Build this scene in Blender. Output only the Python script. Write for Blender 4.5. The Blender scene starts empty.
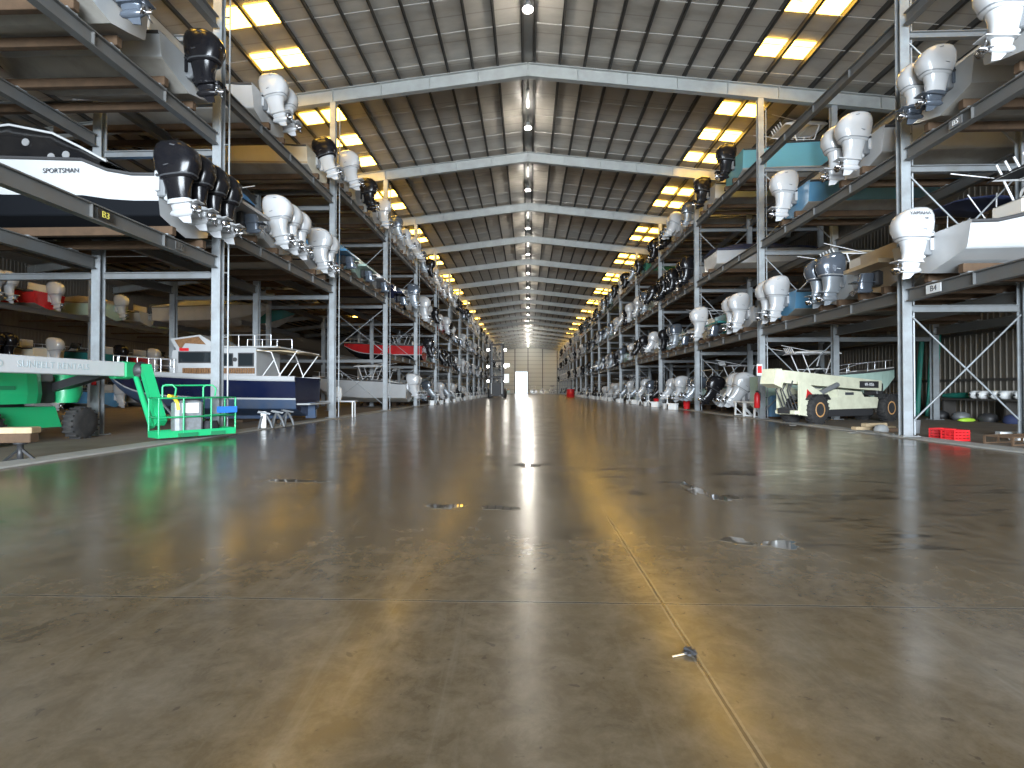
import bpy, math, random
from mathutils import Matrix, Vector, Euler
R = math.radians
PI = math.pi
sc = bpy.context.scene
C = sc.collection
rnd = random.Random(7)

# ------------------------------------------------------------------ view
sc.view_settings.view_transform = 'Standard'
sc.view_settings.look = 'None'
sc.view_settings.gamma = 1
sc.view_settings.use_curve_mapping = False
sc.view_settings.exposure = 0.55
sc.cycles.use_denoising = True
sc.cycles.max_bounces = 7
sc.cycles.diffuse_bounces = 4
sc.cycles.glossy_bounces = 3
sc.cycles.transmission_bounces = 3
sc.cycles.sample_clamp_indirect = 6

F = 500.0
CAM_H = 1.4
cd = bpy.data.cameras.new('camera')
cam = bpy.data.objects.new('camera', cd)
C.objects.link(cam)
cd.sensor_width = 36.0
cd.lens = F / 1024 * 36.0
cd.clip_end = 600
cd.clip_start = 0.05
cam.location = (0, 0, CAM_H)
cam.rotation_euler = (R(90) + math.atan(6 / F), 0, math.atan(16 / F))
sc.camera = cam

# ------------------------------------------------------------------ materials
MATS = {}
def mat(name, col, rough=.5, metal=0., noise=0., scale=3., spec=.5, coat=0., bump=0., emis=None, es=0., rnoise=0., dark=(.35, .3, .24)):
    m = bpy.data.materials.new(name)
    m.use_nodes = True
    nt = m.node_tree
    b = nt.nodes['Principled BSDF']
    b.inputs['Base Color'].default_value = (*col, 1)
    b.inputs['Roughness'].default_value = rough
    b.inputs['Metallic'].default_value = metal
    b.inputs['Specular IOR Level'].default_value = spec
    b.inputs['Coat Weight'].default_value = coat
    b.inputs['Coat Roughness'].default_value = .08
    if emis:
        b.inputs['Emission Color'].default_value = (*emis, 1)
        b.inputs['Emission Strength'].default_value = es
    if noise or bump:
        tc = nt.nodes.new('ShaderNodeTexCoord')
        n = nt.nodes.new('ShaderNodeTexNoise')
        n.inputs['Scale'].default_value = scale
        n.inputs['Detail'].default_value = 5
        n.inputs['Roughness'].default_value = .62
        nt.links.new(tc.outputs['Object'], n.inputs['Vector'])
        if noise:
            mx = nt.nodes.new('ShaderNodeMix')
            mx.data_type = 'RGBA'
            mx.inputs[6].default_value = (*col, 1)
            mx.inputs[7].default_value = (*[c * d / .4 if False else c * (1 - noise) + d * noise * .35 for c, d in zip(col, dark)], 1)
            rp = nt.nodes.new('ShaderNodeValToRGB')
            rp.color_ramp.elements[0].position = .38
            rp.color_ramp.elements[1].position = .72
            nt.links.new(n.outputs['Fac'], rp.inputs['Fac'])
            nt.links.new(rp.outputs['Color'], mx.inputs[0])
            nt.links.new(mx.outputs[2], b.inputs['Base Color'])
        if bump:
            bp = nt.nodes.new('ShaderNodeBump')
            bp.inputs['Strength'].default_value = bump
            bp.inputs['Distance'].default_value = .02
            nt.links.new(n.outputs['Fac'], bp.inputs['Height'])
            nt.links.new(bp.outputs['Normal'], b.inputs['Normal'])
    MATS[name] = m
    return m

mat('steel', (.34, .37, .39), .42, .25, .45, 2.2)
mat('steel_mid', (.20, .215, .225), .45, .2, .45, 2.0)
mat('steel_dark', (.13, .135, .135), .5, .2, .5, 2.0)
mat('rafter_steel', (.36, .375, .365), .55, .1, .3, 1.2)
mat('purlin_steel', (.06, .058, .055), .6, .1, .3, 1)
mat('strap', (.45, .43, .40), .5, .2)
mat('timber', (.095, .056, .03), .85, 0, .5, 4, dark=(.1, .06, .03))
mat('timber_pale', (.50, .38, .23), .85, 0, .4, 5, dark=(.2, .14, .08))
mat('white_gel', (.47, .48, .485), .22, 0, .12, 1.2, coat=.3)
mat('cream_gel', (.66, .60, .46), .25, 0, .12, 1.2, coat=.3)
mat('grey_gel', (.42, .44, .45), .28, 0, .15, 1.2, coat=.3)
mat('navy_gel', (.006, .011, .040), .15, 0, .1, 1, coat=.3)
mat('blue_gel', (.10, .28, .46), .2, 0, .1, 1, coat=.4)
mat('cyan_gel', (.16, .42, .50), .22, 0, .1, 1, coat=.4)
mat('teal_gel', (.03, .20, .20), .2, 0, .1, 1, coat=.4)
mat('red_gel', (.50, .018, .022), .18, 0, .1, 1, coat=.5)
mat('black_gel', (.006, .0065, .008), .2, 0, .1, 1, spec=.3)
mat('seafoam_gel', (.42, .58, .50), .25, 0, .1, 1, coat=.3)
mat('tan_gel', (.44, .34, .22), .3, 0, .15, 1.2, coat=.3)
mat('bottom_white', (.38, .365, .33), .6, 0, .4, 1.5)
mat('bottom_black', (.006, .007, .009), .8, spec=.1)
mat('bottom_blue', (.03, .06, .12), .55, 0, .3, 2)
mat('rub_rail', (.05, .05, .052), .5)
mat('deck', (.62, .61, .57), .6, 0, .2, 3)
mat('vinyl', (.66, .63, .57), .5)
mat('eng_white', (.50, .51, .52), .2, 0, .05, 2, coat=.5)
mat('eng_black', (.008, .008, .010), .2, 0, .05, 2, spec=.3)
mat('eng_grey', (.10, .12, .15), .2, .3, .1, 2, coat=.5)
mat('eng_lower_grey', (.30, .33, .36), .35, .4)
mat('leg_white', (.42, .43, .44), .3, .1)
mat('eng_band', (.05, .052, .056), .4, spec=.3)
mat('eng_line', (.20, .21, .22), .3)
mat('alu', (.70, .71, .72), .28, .7)
mat('pipe_white', (.80, .80, .80), .3)
mat('prop', (.45, .45, .46), .25, .9)
mat('canvas_black', (.018, .018, .022), .75)
mat('canvas_navy', (.02, .03, .085), .8)
mat('canvas_blue', (.04, .13, .26), .8)
mat('canvas_tan', (.46, .37, .24), .85, 0, .3, 3)
mat('canvas_grey', (.33, .34, .34), .85, 0, .2, 3)
mat('canvas_white', (.72, .72, .70), .7)
mat('glass_dark', (.02, .026, .03), .06, 0, spec=.8)
mat('wood_panel', (.26, .135, .06), .5, 0, .5, 14, dark=(.05, .02, .01))
mat('lift_green', (.015, .40, .15), .35, 0, .1, 2, coat=.2)
mat('lift_green_dark', (.015, .20, .085), .4, 0, .2, 2)
mat('boom_white', (.66, .68, .70), .35, 0, .08, 2)
mat('rubber', (.018, .018, .019), .8, 0, .2, 6)
mat('lettering_grey', (.46, .55, .58), .5)
mat('lettering_dark', (.05, .055, .065), .5)
mat('lettering_yellow', (.75, .66, .12), .5)
mat('lettering_white', (.85, .85, .85), .5)
mat('tag_black', (.015, .015, .015), .5)
mat('tag_white', (.72, .74, .74), .5)
mat('crane_cream', (.66, .66, .50), .42, 0, .25, 1.6, dark=(.4, .3, .12))
mat('rim_orange', (.60, .32, .12), .5, 0, .4, 4)
mat('machine_black', (.03, .03, .032), .5)
mat('machine_grey', (.20, .21, .22), .5, .3)
mat('red_plastic', (.62, .02, .025), .35)
mat('yellow_paint', (.80, .56, .04), .5)
mat('blue_plastic', (.03, .16, .55), .35)
mat('tarp_green', (.012, .20, .15), .6, 0, .2, 2)
mat('concrete_grey', (.36, .36, .34), .8, 0, .3, 3)
mat('silver_case', (.27, .29, .31), .4, .2, .5, 7)
mat('plastic_white', (.78, .79, .78), .35)
mat('siding', (.135, .118, .095), .55, .2, .3, .6)
mat('girt', (.055, .05, .045), .6)
mat('hi_vis', (.45, .75, .06), .5)
mat('tarp_blue', (.10, .24, .40), .6, 0, .2, 2)

# ------------------------------------------------------------------ mesh builder
class MB:
    def __init__(s):
        s.v = []; s.f = []; s.m = []; s.sm = []
    def add(s, vs, fs, m, smooth=False, M=None):
        b = len(s.v)
        if M is not None:
            vs = [tuple(M @ Vector(p)) for p in vs]
        s.v.extend(vs)
        for f in fs:
            s.f.append(tuple(b + i for i in f)); s.m.append(m); s.sm.append(smooth)
        return s
    def join(s, o, M=None):
        b = len(s.v)
        s.v.extend(o.v if M is None else [tuple(M @ Vector(p)) for p in o.v])
        s.f.extend(tuple(b + i for i in f) for f in o.f)
        s.m.extend(o.m); s.sm.extend(o.sm)
        return s
    def box(s, c, d, m, M=None, bev=0.):
        x, y, z = [k / 2 for k in d]
        if bev <= 0:
            vs = [(c[0] + i * x, c[1] + j * y, c[2] + k * z) for k in (-1, 1) for j in (-1, 1) for i in (-1, 1)]
            fs = [(0, 2, 3, 1), (4, 5, 7, 6), (0, 1, 5, 4), (2, 6, 7, 3), (0, 4, 6, 2), (1, 3, 7, 5)]
            return s.add(vs, fs, m, False, M)
        e = min(bev, x * .9, y * .9, z * .9)
        rings = []
        for zz, ins in ((-z, e), (-z + e, 0), (z - e, 0), (z, e)):
            xx, yy = x - ins, y - ins
            r = []
            for cx, cy in ((1, 1), (-1, 1), (-1, -1), (1, -1)):
                if cx * cy > 0:
                    pts = ((xx, yy - e), (xx - e, yy))
                else:
                    pts = ((xx - e, yy), (xx, yy - e))
                for px, py in pts:
                    r.append((c[0] + cx * px, c[1] + cy * py, c[2] + zz))
            rings.append(r)
        return s.loft(rings, m, False, True, M)
    def loft(s, rings, m, smooth=True, caps=True, M=None, closed=True):
        n = len(rings[0]); vs = [p for r in rings for p in r]; fs = []
        for i in range(len(rings) - 1):
            for j in range(n if closed else n - 1):
                a = i * n + j; b = i * n + (j + 1) % n
                fs.append((a, b, b + n, a + n))
        s.add(vs, fs, m, smooth, M)
        if caps and closed:
            s.add(list(rings[0]), [tuple(range(n - 1, -1, -1))], m, False, M)
            s.add(list(rings[-1]), [tuple(range(n))], m, False, M)
        return s
    def bar(s, p0, p1, w, h, m, M=None, up=(0, 0, 1)):
        p0 = Vector(p0); p1 = Vector(p1); d = (p1 - p0).normalized(); u = Vector(up)
        if abs(d.dot(u)) > .98: u = Vector((0, 1, 0))
        a = d.cross(u).normalized() * (w / 2); b = a.cross(d).normalized() * (h / 2)
        vs = [tuple(p + i * a + j * b) for p in (p0, p1) for i, j in ((-1, -1), (1, -1), (1, 1), (-1, 1))]
        return s.add(vs, [(3, 2, 1, 0), (4, 5, 6, 7), (0, 1, 5, 4), (1, 2, 6, 5), (2, 3, 7, 6), (3, 0, 4, 7)], m, False, M)
    def ibeam(s, p0, p1, w, h, m, M=None, up=(0, 0, 1), t=.03):
        p0 = Vector(p0); p1 = Vector(p1); d = (p1 - p0).normalized(); u = Vector(up)
        a = d.cross(u).normalized(); b = a.cross(d).normalized()
        o = b * (h / 2 - t / 2)
        s.bar(p0 + o, p1 + o, w, t, m, M, up); s.bar(p0 - o, p1 - o, w, t, m, M, up)
        return s.bar(p0, p1, t, h - 2 * t, m, M, up)
    def tube(s, pts, r, m, n=8, M=None, caps=True):
        pts = [Vector(p) for p in pts]; rings = []; prev = None
        for i, p in enumerate(pts):
            d = (pts[min(i + 1, len(pts) - 1)] - pts[max(i - 1, 0)]).normalized()
            u = Vector((0, 0, 1)) if abs(d.z) < .9 else Vector((0, 1, 0))
            if prev is not None: u = prev
            a = d.cross(u)
            if a.length < 1e-4: a = d.cross(Vector((1, 0, .3)))
            a.normalize(); b = a.cross(d).normalized(); prev = b
            rr = r[i] if isinstance(r, (list, tuple)) else r
            rings.append([tuple(p + rr * (math.cos(t) * a + math.sin(t) * b)) for t in [2 * PI * k / n for k in range(n)]])
        return s.loft(rings, m, True, caps, M)
    def lathe(s, prof, m, n=20, M=None, axis='z'):
        rings = []
        for r, h in prof:
            ring = []
            for k in range(n):
                a = 2 * PI * k / n; x, y = r * math.cos(a), r * math.sin(a)
                ring.append((x, y, h) if axis == 'z' else ((h, x, y) if axis == 'x' else (y, h, x)))
            rings.append(ring)
        return s.loft(rings, m, True, True, M)
    def prism(s, poly, y0, y1, m, M=None):
        n = len(poly)
        vs = [(x, y0, z) for x, z in poly] + [(x, y1, z) for x, z in poly]
        fs = [tuple(range(n)), tuple(range(2 * n - 1, n - 1, -1))] + [((i + 1) % n, i, n + i, n + (i + 1) % n) for i in range(n)]
        return s.add(vs, fs, m, False, M)
    def mesh(s, name):
        me = bpy.data.meshes.new(name)
        me.from_pydata(s.v, [], s.f)
        ms = list(dict.fromkeys(s.m))
        for k in ms: me.materials.append(MATS[k])
        ix = {k: i for i, k in enumerate(ms)}
        me.polygons.foreach_set('material_index', [ix[k] for k in s.m])
        me.polygons.foreach_set('use_smooth', s.sm)
        me.update()
        return me
    def build(s, name, parent=None):
        o = bpy.data.objects.new(name, s.mesh(name))
        C.objects.link(o)
        if parent is not None: o.parent = parent
        return o

def tag(o, label, cat, group=None, kind=None):
    o['label'] = label; o['category'] = cat
    if group: o['group'] = group
    if kind: o['kind'] = kind
    return o
def empty(name, loc=(0, 0, 0), rz=0., label='', cat='', group=None, kind=None):
    o = bpy.data.objects.new(name, None); C.objects.link(o)
    o.empty_display_size = .2
    o.location = loc; o.rotation_euler = (0, 0, rz)
    if label: tag(o, label, cat, group, kind)
    return o
KIDS = {}
def note_kids(root):
    for o in C.objects:
        if o.parent is not None: KIDS.setdefault(o.parent.name, [])
def copy_tree(o, kids, parent=None):
    c = o.copy(); C.objects.link(c)
    if parent is not None: c.parent = parent
    for ch in kids.get(o.name, []): copy_tree(ch, kids, c)
    return c
def text(s, size, m, parent, loc, rot, ext=.004, name='lettering'):
    cu = bpy.data.curves.new(name, 'FONT')
    cu.body = s; cu.size = size; cu.extrude = ext; cu.align_x = 'CENTER'; cu.align_y = 'CENTER'
    cu.materials.append(MATS[m])
    o = bpy.data.objects.new(name, cu); C.objects.link(o)
    o.parent = parent; o.location = loc; o.rotation_euler = rot
    TEXTS.append(o)
    return o
TEXTS = []
def bake_text():
    bpy.context.view_layer.update()
    dg = bpy.context.evaluated_depsgraph_get()
    for o in TEXTS:
        me = bpy.data.meshes.new_from_object(o.evaluated_get(dg))
        me.name = 'lettering'
        n = bpy.data.objects.new('lettering_mesh', me); C.objects.link(n)
        n.parent = o.parent; n.location = o.location; n.rotation_euler = o.rotation_euler
        bpy.data.objects.remove(o)
        n.name = 'lettering'
def rrect(cx, cy, hx, hy, z, n=16, p=3.2):
    r = []
    for k in range(n):
        a = 2 * PI * (k + .5) / n; c, s_ = math.cos(a), math.sin(a)
        r.append((cx + hx * math.copysign(abs(c) ** (2 / p), c), cy + hy * math.copysign(abs(s_) ** (2 / p), s_), z))
    return r
LAMP_W = 170.0; WORLD_S = 1.3; ENTR_W = 60000.0; DOOR_W = 300.0
NUM = ['', 'first', 'second', 'third', 'fourth', 'fifth', 'sixth', 'seventh', 'eighth', 'ninth', 'tenth', 'eleventh', 'twelfth', 'thirteenth', 'fourteenth', 'fifteenth', 'sixteenth', 'seventeenth', 'eighteenth', 'nineteenth', 'twentieth']

# ------------------------------------------------------------------ the building
KXL, KXR = 9.6, 11.15          # aisle half widths at the rack fronts
Y0, BAY, NB = 15.15, 9.1, 18
YEND = Y0 + BAY * NB + 3.0
frame_y = [Y0 + BAY * k for k in range(-1, NB + 1)]      # index 0 is the frame beside the camera
SL = .115
XR, XL = 22.0, -44.0
def roof_z(x): return 17.56 - SL * abs(x)

def structure(name, mb, label, cat, parent=None):
    o = mb.build(name, parent)
    if parent is None: tag(o, label, cat, None, 'structure')
    return o

def node(nt, t, **kw):
    n = nt.nodes.new(t)
    for k, v in kw.items(): setattr(n, k, v)
    return n
def mth(nt, op, a, b=None, clamp=False):
    n = nt.nodes.new('ShaderNodeMath'); n.operation = op; n.use_clamp = clamp
    for i, x in enumerate((a, b)):
        if x is None: continue
        if isinstance(x, (int, float)): n.inputs[i].default_value = x
        else: nt.links.new(x, n.inputs[i])
    return n.outputs[0]
def noise_n(nt, vec, scale, detail=4, rough=.6, dist=0.):
    n = nt.nodes.new('ShaderNodeTexNoise'); n.inputs['Scale'].default_value = scale; n.inputs['Detail'].default_value = detail
    n.inputs['Roughness'].default_value = rough; n.inputs['Distortion'].default_value = dist
    nt.links.new(vec, n.inputs['Vector']); return n.outputs['Fac']
def ramp(nt, x, p0, p1, c0=(0, 0, 0), c1=(1, 1, 1)):
    n = nt.nodes.new('ShaderNodeValToRGB'); e = n.color_ramp.elements
    e[0].position = p0; e[1].position = p1; e[0].color = (*c0, 1); e[1].color = (*c1, 1)
    nt.links.new(x, n.inputs['Fac']); return n.outputs['Color']
def mixc(nt, f, a, b, bt='MIX'):
    n = nt.nodes.new('ShaderNodeMix'); n.data_type = 'RGBA'; n.blend_type = bt
    for i, x in ((0, f), (6, a), (7, b)):
        if isinstance(x, (int, float)): n.inputs[i].default_value = x
        elif isinstance(x, tuple): n.inputs[i].default_value = (*x, 1)
        else: nt.links.new(x, n.inputs[i])
    return n.outputs[2]
def mapping(nt, vec, scale):
    n = nt.nodes.new('ShaderNodeMapping'); n.inputs['Scale'].default_value = scale
    nt.links.new(vec, n.inputs['Vector']); return n.outputs[0]

def floor_material():
    m = bpy.data.materials.new('sealed_concrete'); m.use_nodes = True; nt = m.node_tree; b = nt.nodes['Principled BSDF']
    tc = nt.nodes.new('ShaderNodeTexCoord').outputs['Object']
    sx = nt.nodes.new('ShaderNodeSeparateXYZ'); nt.links.new(tc, sx.inputs[0])
    big = noise_n(nt, tc, .22, 4, .6)
    mid = noise_n(nt, tc, 1.3, 6, .65, .4)
    fine = noise_n(nt, tc, 30, 3, .7)
    col = mixc(nt, ramp(nt, big, .36, .66), (.082, .056, .026), (.126, .095, .053))
    col = mixc(nt, ramp(nt, mid, .35, .75), col, (.074, .057, .036))
    col = mixc(nt, mth(nt, 'MULTIPLY', fine, .22), col, (.15, .128, .092))
    mott = noise_n(nt, tc, 4.5, 8, .75, .3)
    col = mixc(nt, ramp(nt, mott, .42, .70), col, (.150, .120, .080))
    spk = noise_n(nt, tc, 11, 3, .6, .5)
    col = mixc(nt, mth(nt, 'MULTIPLY', ramp(nt, spk, .66, .70), .55), col, (.045, .034, .024))
    # pale tyre scuffs drawn out along the aisle
    scuff = noise_n(nt, mapping(nt, tc, (1.6, .12, 1)), 1.5, 5, .7, 1.2)
    col = mixc(nt, mth(nt, 'MULTIPLY', ramp(nt, scuff, .56, .72), .45), col, (.18, .16, .125))
    # damp drip stains
    wet = noise_n(nt, mapping(nt, tc, (1.0, 1.5, 1)), 1.1, 7, .72, .8)
    zone = noise_n(nt, tc, .16, 2, .5)
    ex = mth(nt, 'POWER', mth(nt, 'MULTIPLY', mth(nt, 'ADD', sx.outputs[0], -4.0), .26), 2.0)
    ey = mth(nt, 'POWER', mth(nt, 'MULTIPLY', mth(nt, 'ADD', sx.outputs[1], -7.2), .30), 2.0)
    spill = mth(nt, 'SUBTRACT', 1.0, mth(nt, 'ADD', ex, ey), True)
    wet2 = noise_n(nt, mapping(nt, tc, (.55, 2.4, 1)), 1.3, 7, .70, .9)
    wm = mth(nt, 'MAXIMUM', mth(nt, 'MULTIPLY', ramp(nt, wet, .565, .60), ramp(nt, zone, .48, .60)), mth(nt, 'MULTIPLY', ramp(nt, wet2, .545, .59), ramp(nt, spill, .05, .35)))
    col = mixc(nt, mth(nt, 'MULTIPLY', wm, .7), col, (.030, .024, .018))
    # saw-cut joints
    def joint(coord, off, step, w):
        t = mth(nt, 'ADD', coord, -off + step * 40 + step / 2)
        t = mth(nt, 'MODULO', t, step)
        t = mth(nt, 'ABSOLUTE', mth(nt, 'ADD', t, -step / 2))
        return mth(nt, 'LESS_THAN', t, w), mth(nt, 'LESS_THAN', t, w * 2.6)
    wob = mth(nt, 'MULTIPLY', mth(nt, 'ADD', mid, -.5), .03)
    jx, jxe = joint(mth(nt, 'ADD', sx.outputs[0], wob), .88, 5.35, .008)
    jy, jye = joint(mth(nt, 'ADD', sx.outputs[1], wob), 3.32, 6.1, .008)
    edge = mth(nt, 'MULTIPLY', mth(nt, 'MAXIMUM', jxe, jye), mth(nt, 'MULTIPLY', fine, .8))
    col = mixc(nt, edge, col, (.20, .18, .14))
    jm = mth(nt, 'MAXIMUM', jx, jy)
    col = mixc(nt, mth(nt, 'MULTIPLY', jm, .85), col, (.03, .025, .02))
    nt.links.new(col, b.inputs['Base Color'])
    rg = mth(nt, 'ADD', mth(nt, 'MULTIPLY', mid, .24), .09)
    rg = mth(nt, 'SUBTRACT', rg, mth(nt, 'MULTIPLY', wm, .07), True)
    nt.links.new(rg, b.inputs['Roughness'])
    b.inputs['Specular IOR Level'].default_value = .55
    bp = nt.nodes.new('ShaderNodeBump'); bp.inputs['Strength'].default_value = .16; bp.inputs['Distance'].default_value = .01
    hh = mth(nt, 'SUBTRACT', mth(nt, 'ADD', mth(nt, 'MULTIPLY', mid, .8), mth(nt, 'MULTIPLY', fine, .08)), mth(nt, 'MULTIPLY', jm, 1.0))
    nt.links.new(hh, bp.inputs['Height']); nt.links.new(bp.outputs['Normal'], b.inputs['Normal'])
    MATS['floor'] = m
floor_material()

def ceiling_material():
    m = bpy.data.materials.new('roof_insulation'); m.use_nodes = True; nt = m.node_tree; b = nt.nodes['Principled BSDF']
    tc = nt.nodes.new('ShaderNodeTexCoord').outputs['Object']
    sx = nt.nodes.new('ShaderNodeSeparateXYZ'); nt.links.new(tc, sx.inputs[0])
    n1 = noise_n(nt, mapping(nt, tc, (.5, 1.6, 1)), 1.4, 5, .65)
    n2 = noise_n(nt, tc, .25, 3)
    col = mixc(nt, ramp(nt, n1, .35, .7), (.46, .43, .38), (.34, .315, .275))
    col = mixc(nt, ramp(nt, n2, .4, .7), col, (.40, .38, .345))
    t = mth(nt, 'MODULO', mth(nt, 'ADD', sx.outputs[1], 100.), 1.52)
    t = mth(nt, 'ABSOLUTE', mth(nt, 'ADD', t, -.76))
    seam = mth(nt, 'LESS_THAN', t, .03)
    col = mixc(nt, mth(nt, 'MULTIPLY', seam, .55), col, (.22, .20, .17))
    nt.links.new(col, b.inputs['Base Color'])
    b.inputs['Roughness'].default_value = .38
    MATS['insulation'] = m
ceiling_material()

def dirt_material():
    m = bpy.data.materials.new('dusty_slab'); m.use_nodes = True; nt = m.node_tree; b = nt.nodes['Principled BSDF']
    tc = nt.nodes.new('ShaderNodeTexCoord').outputs['Object']
    n1 = noise_n(nt, tc, .9, 6, .7); n2 = noise_n(nt, tc, 14, 4, .7)
    col = mixc(nt, ramp(nt, n1, .35, .7), (.15, .115, .08), (.22, .18, .135))
    col = mixc(nt, mth(nt, 'MULTIPLY', n2, .4), col, (.08, .065, .05))
    nt.links.new(col, b.inputs['Base Color']); b.inputs['Roughness'].default_value = .9
    MATS['dirt'] = m
dirt_material()

def metal_panel_material():
    m = bpy.data.materials.new('end_wall_panels'); m.use_nodes = True; nt = m.node_tree; b = nt.nodes['Principled BSDF']
    tc = nt.nodes.new('ShaderNodeTexCoord').outputs['Object']
    sx = nt.nodes.new('ShaderNodeSeparateXYZ'); nt.links.new(tc, sx.inputs[0])
    t = mth(nt, 'MODULO', mth(nt, 'ADD', sx.outputs[2], 0.), 1.5)
    col = mixc(nt, mth(nt, 'LESS_THAN', t, .16), (.55, .55, .50), (.34, .34, .31))
    nt.links.new(col, b.inputs['Base Color']); b.inputs['Roughness'].default_value = .5
    MATS['end_panel'] = m
metal_panel_material()

# floor, raised kerbs, ground under the racks
YF = -6.0
mb = MB(); mb.box(((KXR - KXL) / 2, (YEND + YF) / 2, -.1), (KXR + KXL + 0.0, YEND - YF, .2), 'floor')
fl = structure('floor', mb, 'wide damp brown-grey concrete floor of the central aisle', 'floor')
for nm, a, b_, s in (('ground_left', XL, -KXL, 'left'), ('ground_right', KXR, XR, 'right')):
    mb = MB(); mb.box(((a + b_) / 2, (YEND + YF) / 2, -.1), (b_ - a, YEND - YF, .2), 'dirt')
    structure(nm, mb, f'dusty bare slab under the boat racks on the {s} of the aisle', 'floor')
for nm, x, s in (('kerb_left', -KXL - .05, 'left'), ('kerb_right', KXR + .05, 'right')):
    mb = MB(); mb.box((x, (YEND + YF) / 2, .02), (.7, YEND - YF, .04), 'concrete_grey', bev=.01)
    structure(nm, mb, f'low grey concrete strip under the rack columns along the {s} side', 'kerb')

# roof sheet with purlins, straps and skylights
mb = MB()
zr = roof_z(0)
for xe in (XR + .3, XL - .3):
    x0 = 0.
    ze = roof_z(xe)
    a, b_ = (x0, xe) if xe > 0 else (xe, x0)
    za, zb = (zr, ze) if xe > 0 else (ze, zr)
    mb.add([(a, YF, za), (b_, YF, zb), (b_, YEND + .3, zb), (a, YEND + .3, za), (a, YF, za + .25), (b_, YF, zb + .25), (b_, YEND + .3, zb + .25), (a, YEND + .3, za + .25)],
           [(3, 2, 1, 0), (4, 5, 6, 7), (0, 1, 5, 4), (2, 3, 7, 6), (1, 2, 6, 5), (3, 0, 4, 7)], 'insulation')
ceil = structure('ceiling', mb, 'pitched beige insulated metal roof over the whole shed', 'ceiling')
pxs = [.28] + [1.5 + 1.2 * i for i in range(17)]
for sgn in (1, -1):
    for x in pxs + ([1.5 + 1.2 * i for i in range(17, 34)] if sgn < 0 else []):
        X = sgn * x
        mb = MB(); z = roof_z(X) - .115
        mb.box((X, (YEND + YF) / 2, z), (.035, YEND - YF, .22), 'purlin_steel')
        mb.box((X + .04, (YEND + YF) / 2, z - .10), (.13, YEND - YF, .02), 'purlin_steel')
        mb.build('purlin', ceil)
# ridge cap strip between the two ridge purlins
mb = MB(); mb.box((0, (YEND + YF) / 2, zr - .10), (.50, YEND - YF, .03), 'steel_dark'); mb.build('ridge_strip', ceil)
ns = 0
for k in range(len(frame_y) - 1):
    for j in range(5):
        y = frame_y[k] + .9 + j * 1.82
        mb = MB()
        for sgn in (1, -1):
            xe = XR if sgn > 0 else -XR
            mb.tube([(0.28 * sgn, y, roof_z(.28) - .2), (xe, y, roof_z(xe) - .2)], .014, 'strap', 5)
        mb.build('roof_strap', ceil); ns += 1
# rafters
for k, y in enumerate(frame_y):
    mb = MB()
    for xe in (XR, XL):
        d = .66
        z0, z1 = roof_z(0) - .23 - d / 2, roof_z(xe) - .23 - d / 2
        mb.ibeam((0, y, z0), (xe, y, z1), .28, d, 'rafter_steel', None, t=.035)
        n = int(abs(xe) / 2.4)
        for i in range(n + 1):
            x = math.copysign(i * 2.4 + .02, xe); z = roof_z(x) - .23 - d / 2
            mb.box((x, y, z), (.025, .24, d - .06), 'rafter_steel')
    o = mb.build('rafter')
    tag(o, f'grey steel roof rafter over the {NUM[k]} pair of aisle columns' if k else 'grey steel roof rafter overhead, before the first pair of columns', 'rafter', 'roof rafters', 'structure')

def skylight_material():
    m = bpy.data.materials.new('sunlit_skylight'); m.use_nodes = True; nt = m.node_tree
    nt.nodes.remove(nt.nodes['Principled BSDF'])
    out = nt.nodes['Material Output']
    tc = nt.nodes.new('ShaderNodeTexCoord').outputs['Object']
    n = noise_n(nt, mapping(nt, tc, (.6, 5, 1)), 2.6, 5, .7)
    col = mixc(nt, ramp(nt, n, .32, .46), (8.0, 2.8, .2), (10.5, 6.0, .80))
    e = nt.nodes.new('ShaderNodeEmission'); nt.links.new(col, e.inputs['Color']); e.inputs['Strength'].default_value = SKY_E
    nt.links.new(e.outputs[0], out.inputs['Surface'])
    MATS['skylight'] = m
SKY_E = 1.25
skylight_material()
far = MB(); cnt = 0
strips = [(9.98, 11.02), (11.18, 12.22)]
for k in range(len(frame_y) - 1):
    for off in ((2.4, 5.1, 7.9) if k == 2 else (4.2, 6.8)):
        for sgn in (1, -1):
            for a, b_ in strips:
                y = frame_y[k] + off
                za, zb = roof_z(a) - .02, roof_z(b_) - .02
                vs = [(sgn * a, y - .52, za), (sgn * b_, y - .52, zb), (sgn * b_, y + .52, zb), (sgn * a, y + .52, za)]
                vs += [(p[0], p[1], p[2] - .03) for p in vs]
                fs = [(0, 1, 2, 3), (7, 6, 5, 4), (0, 4, 5, 1), (1, 5, 6, 2), (2, 6, 7, 3), (3, 7, 4, 0)]
                if cnt < 96 and 1 <= k:
                    MB().add(vs, fs, 'skylight').build('skylight', ceil); cnt += 1
                else:
                    far.add(vs, fs, 'skylight')
# second strip over the bays behind the left rack
for k in range(1, 9):
    for off in (4.2, 6.8):
        for a, b_ in ((27.98, 29.02), (29.18, 30.22)):
            y = frame_y[k] + off
            za, zb = roof_z(a) - .02, roof_z(b_) - .02
            vs = [(-a, y - .52, za), (-b_, y - .52, zb), (-b_, y + .52, zb), (-a, y + .52, za)]
            vs += [(p[0], p[1], p[2] - .03) for p in vs]
            far.add(vs, fs, 'skylight')
fo = far.build('skylight', ceil); fo['kind'] = 'stuff'

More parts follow.
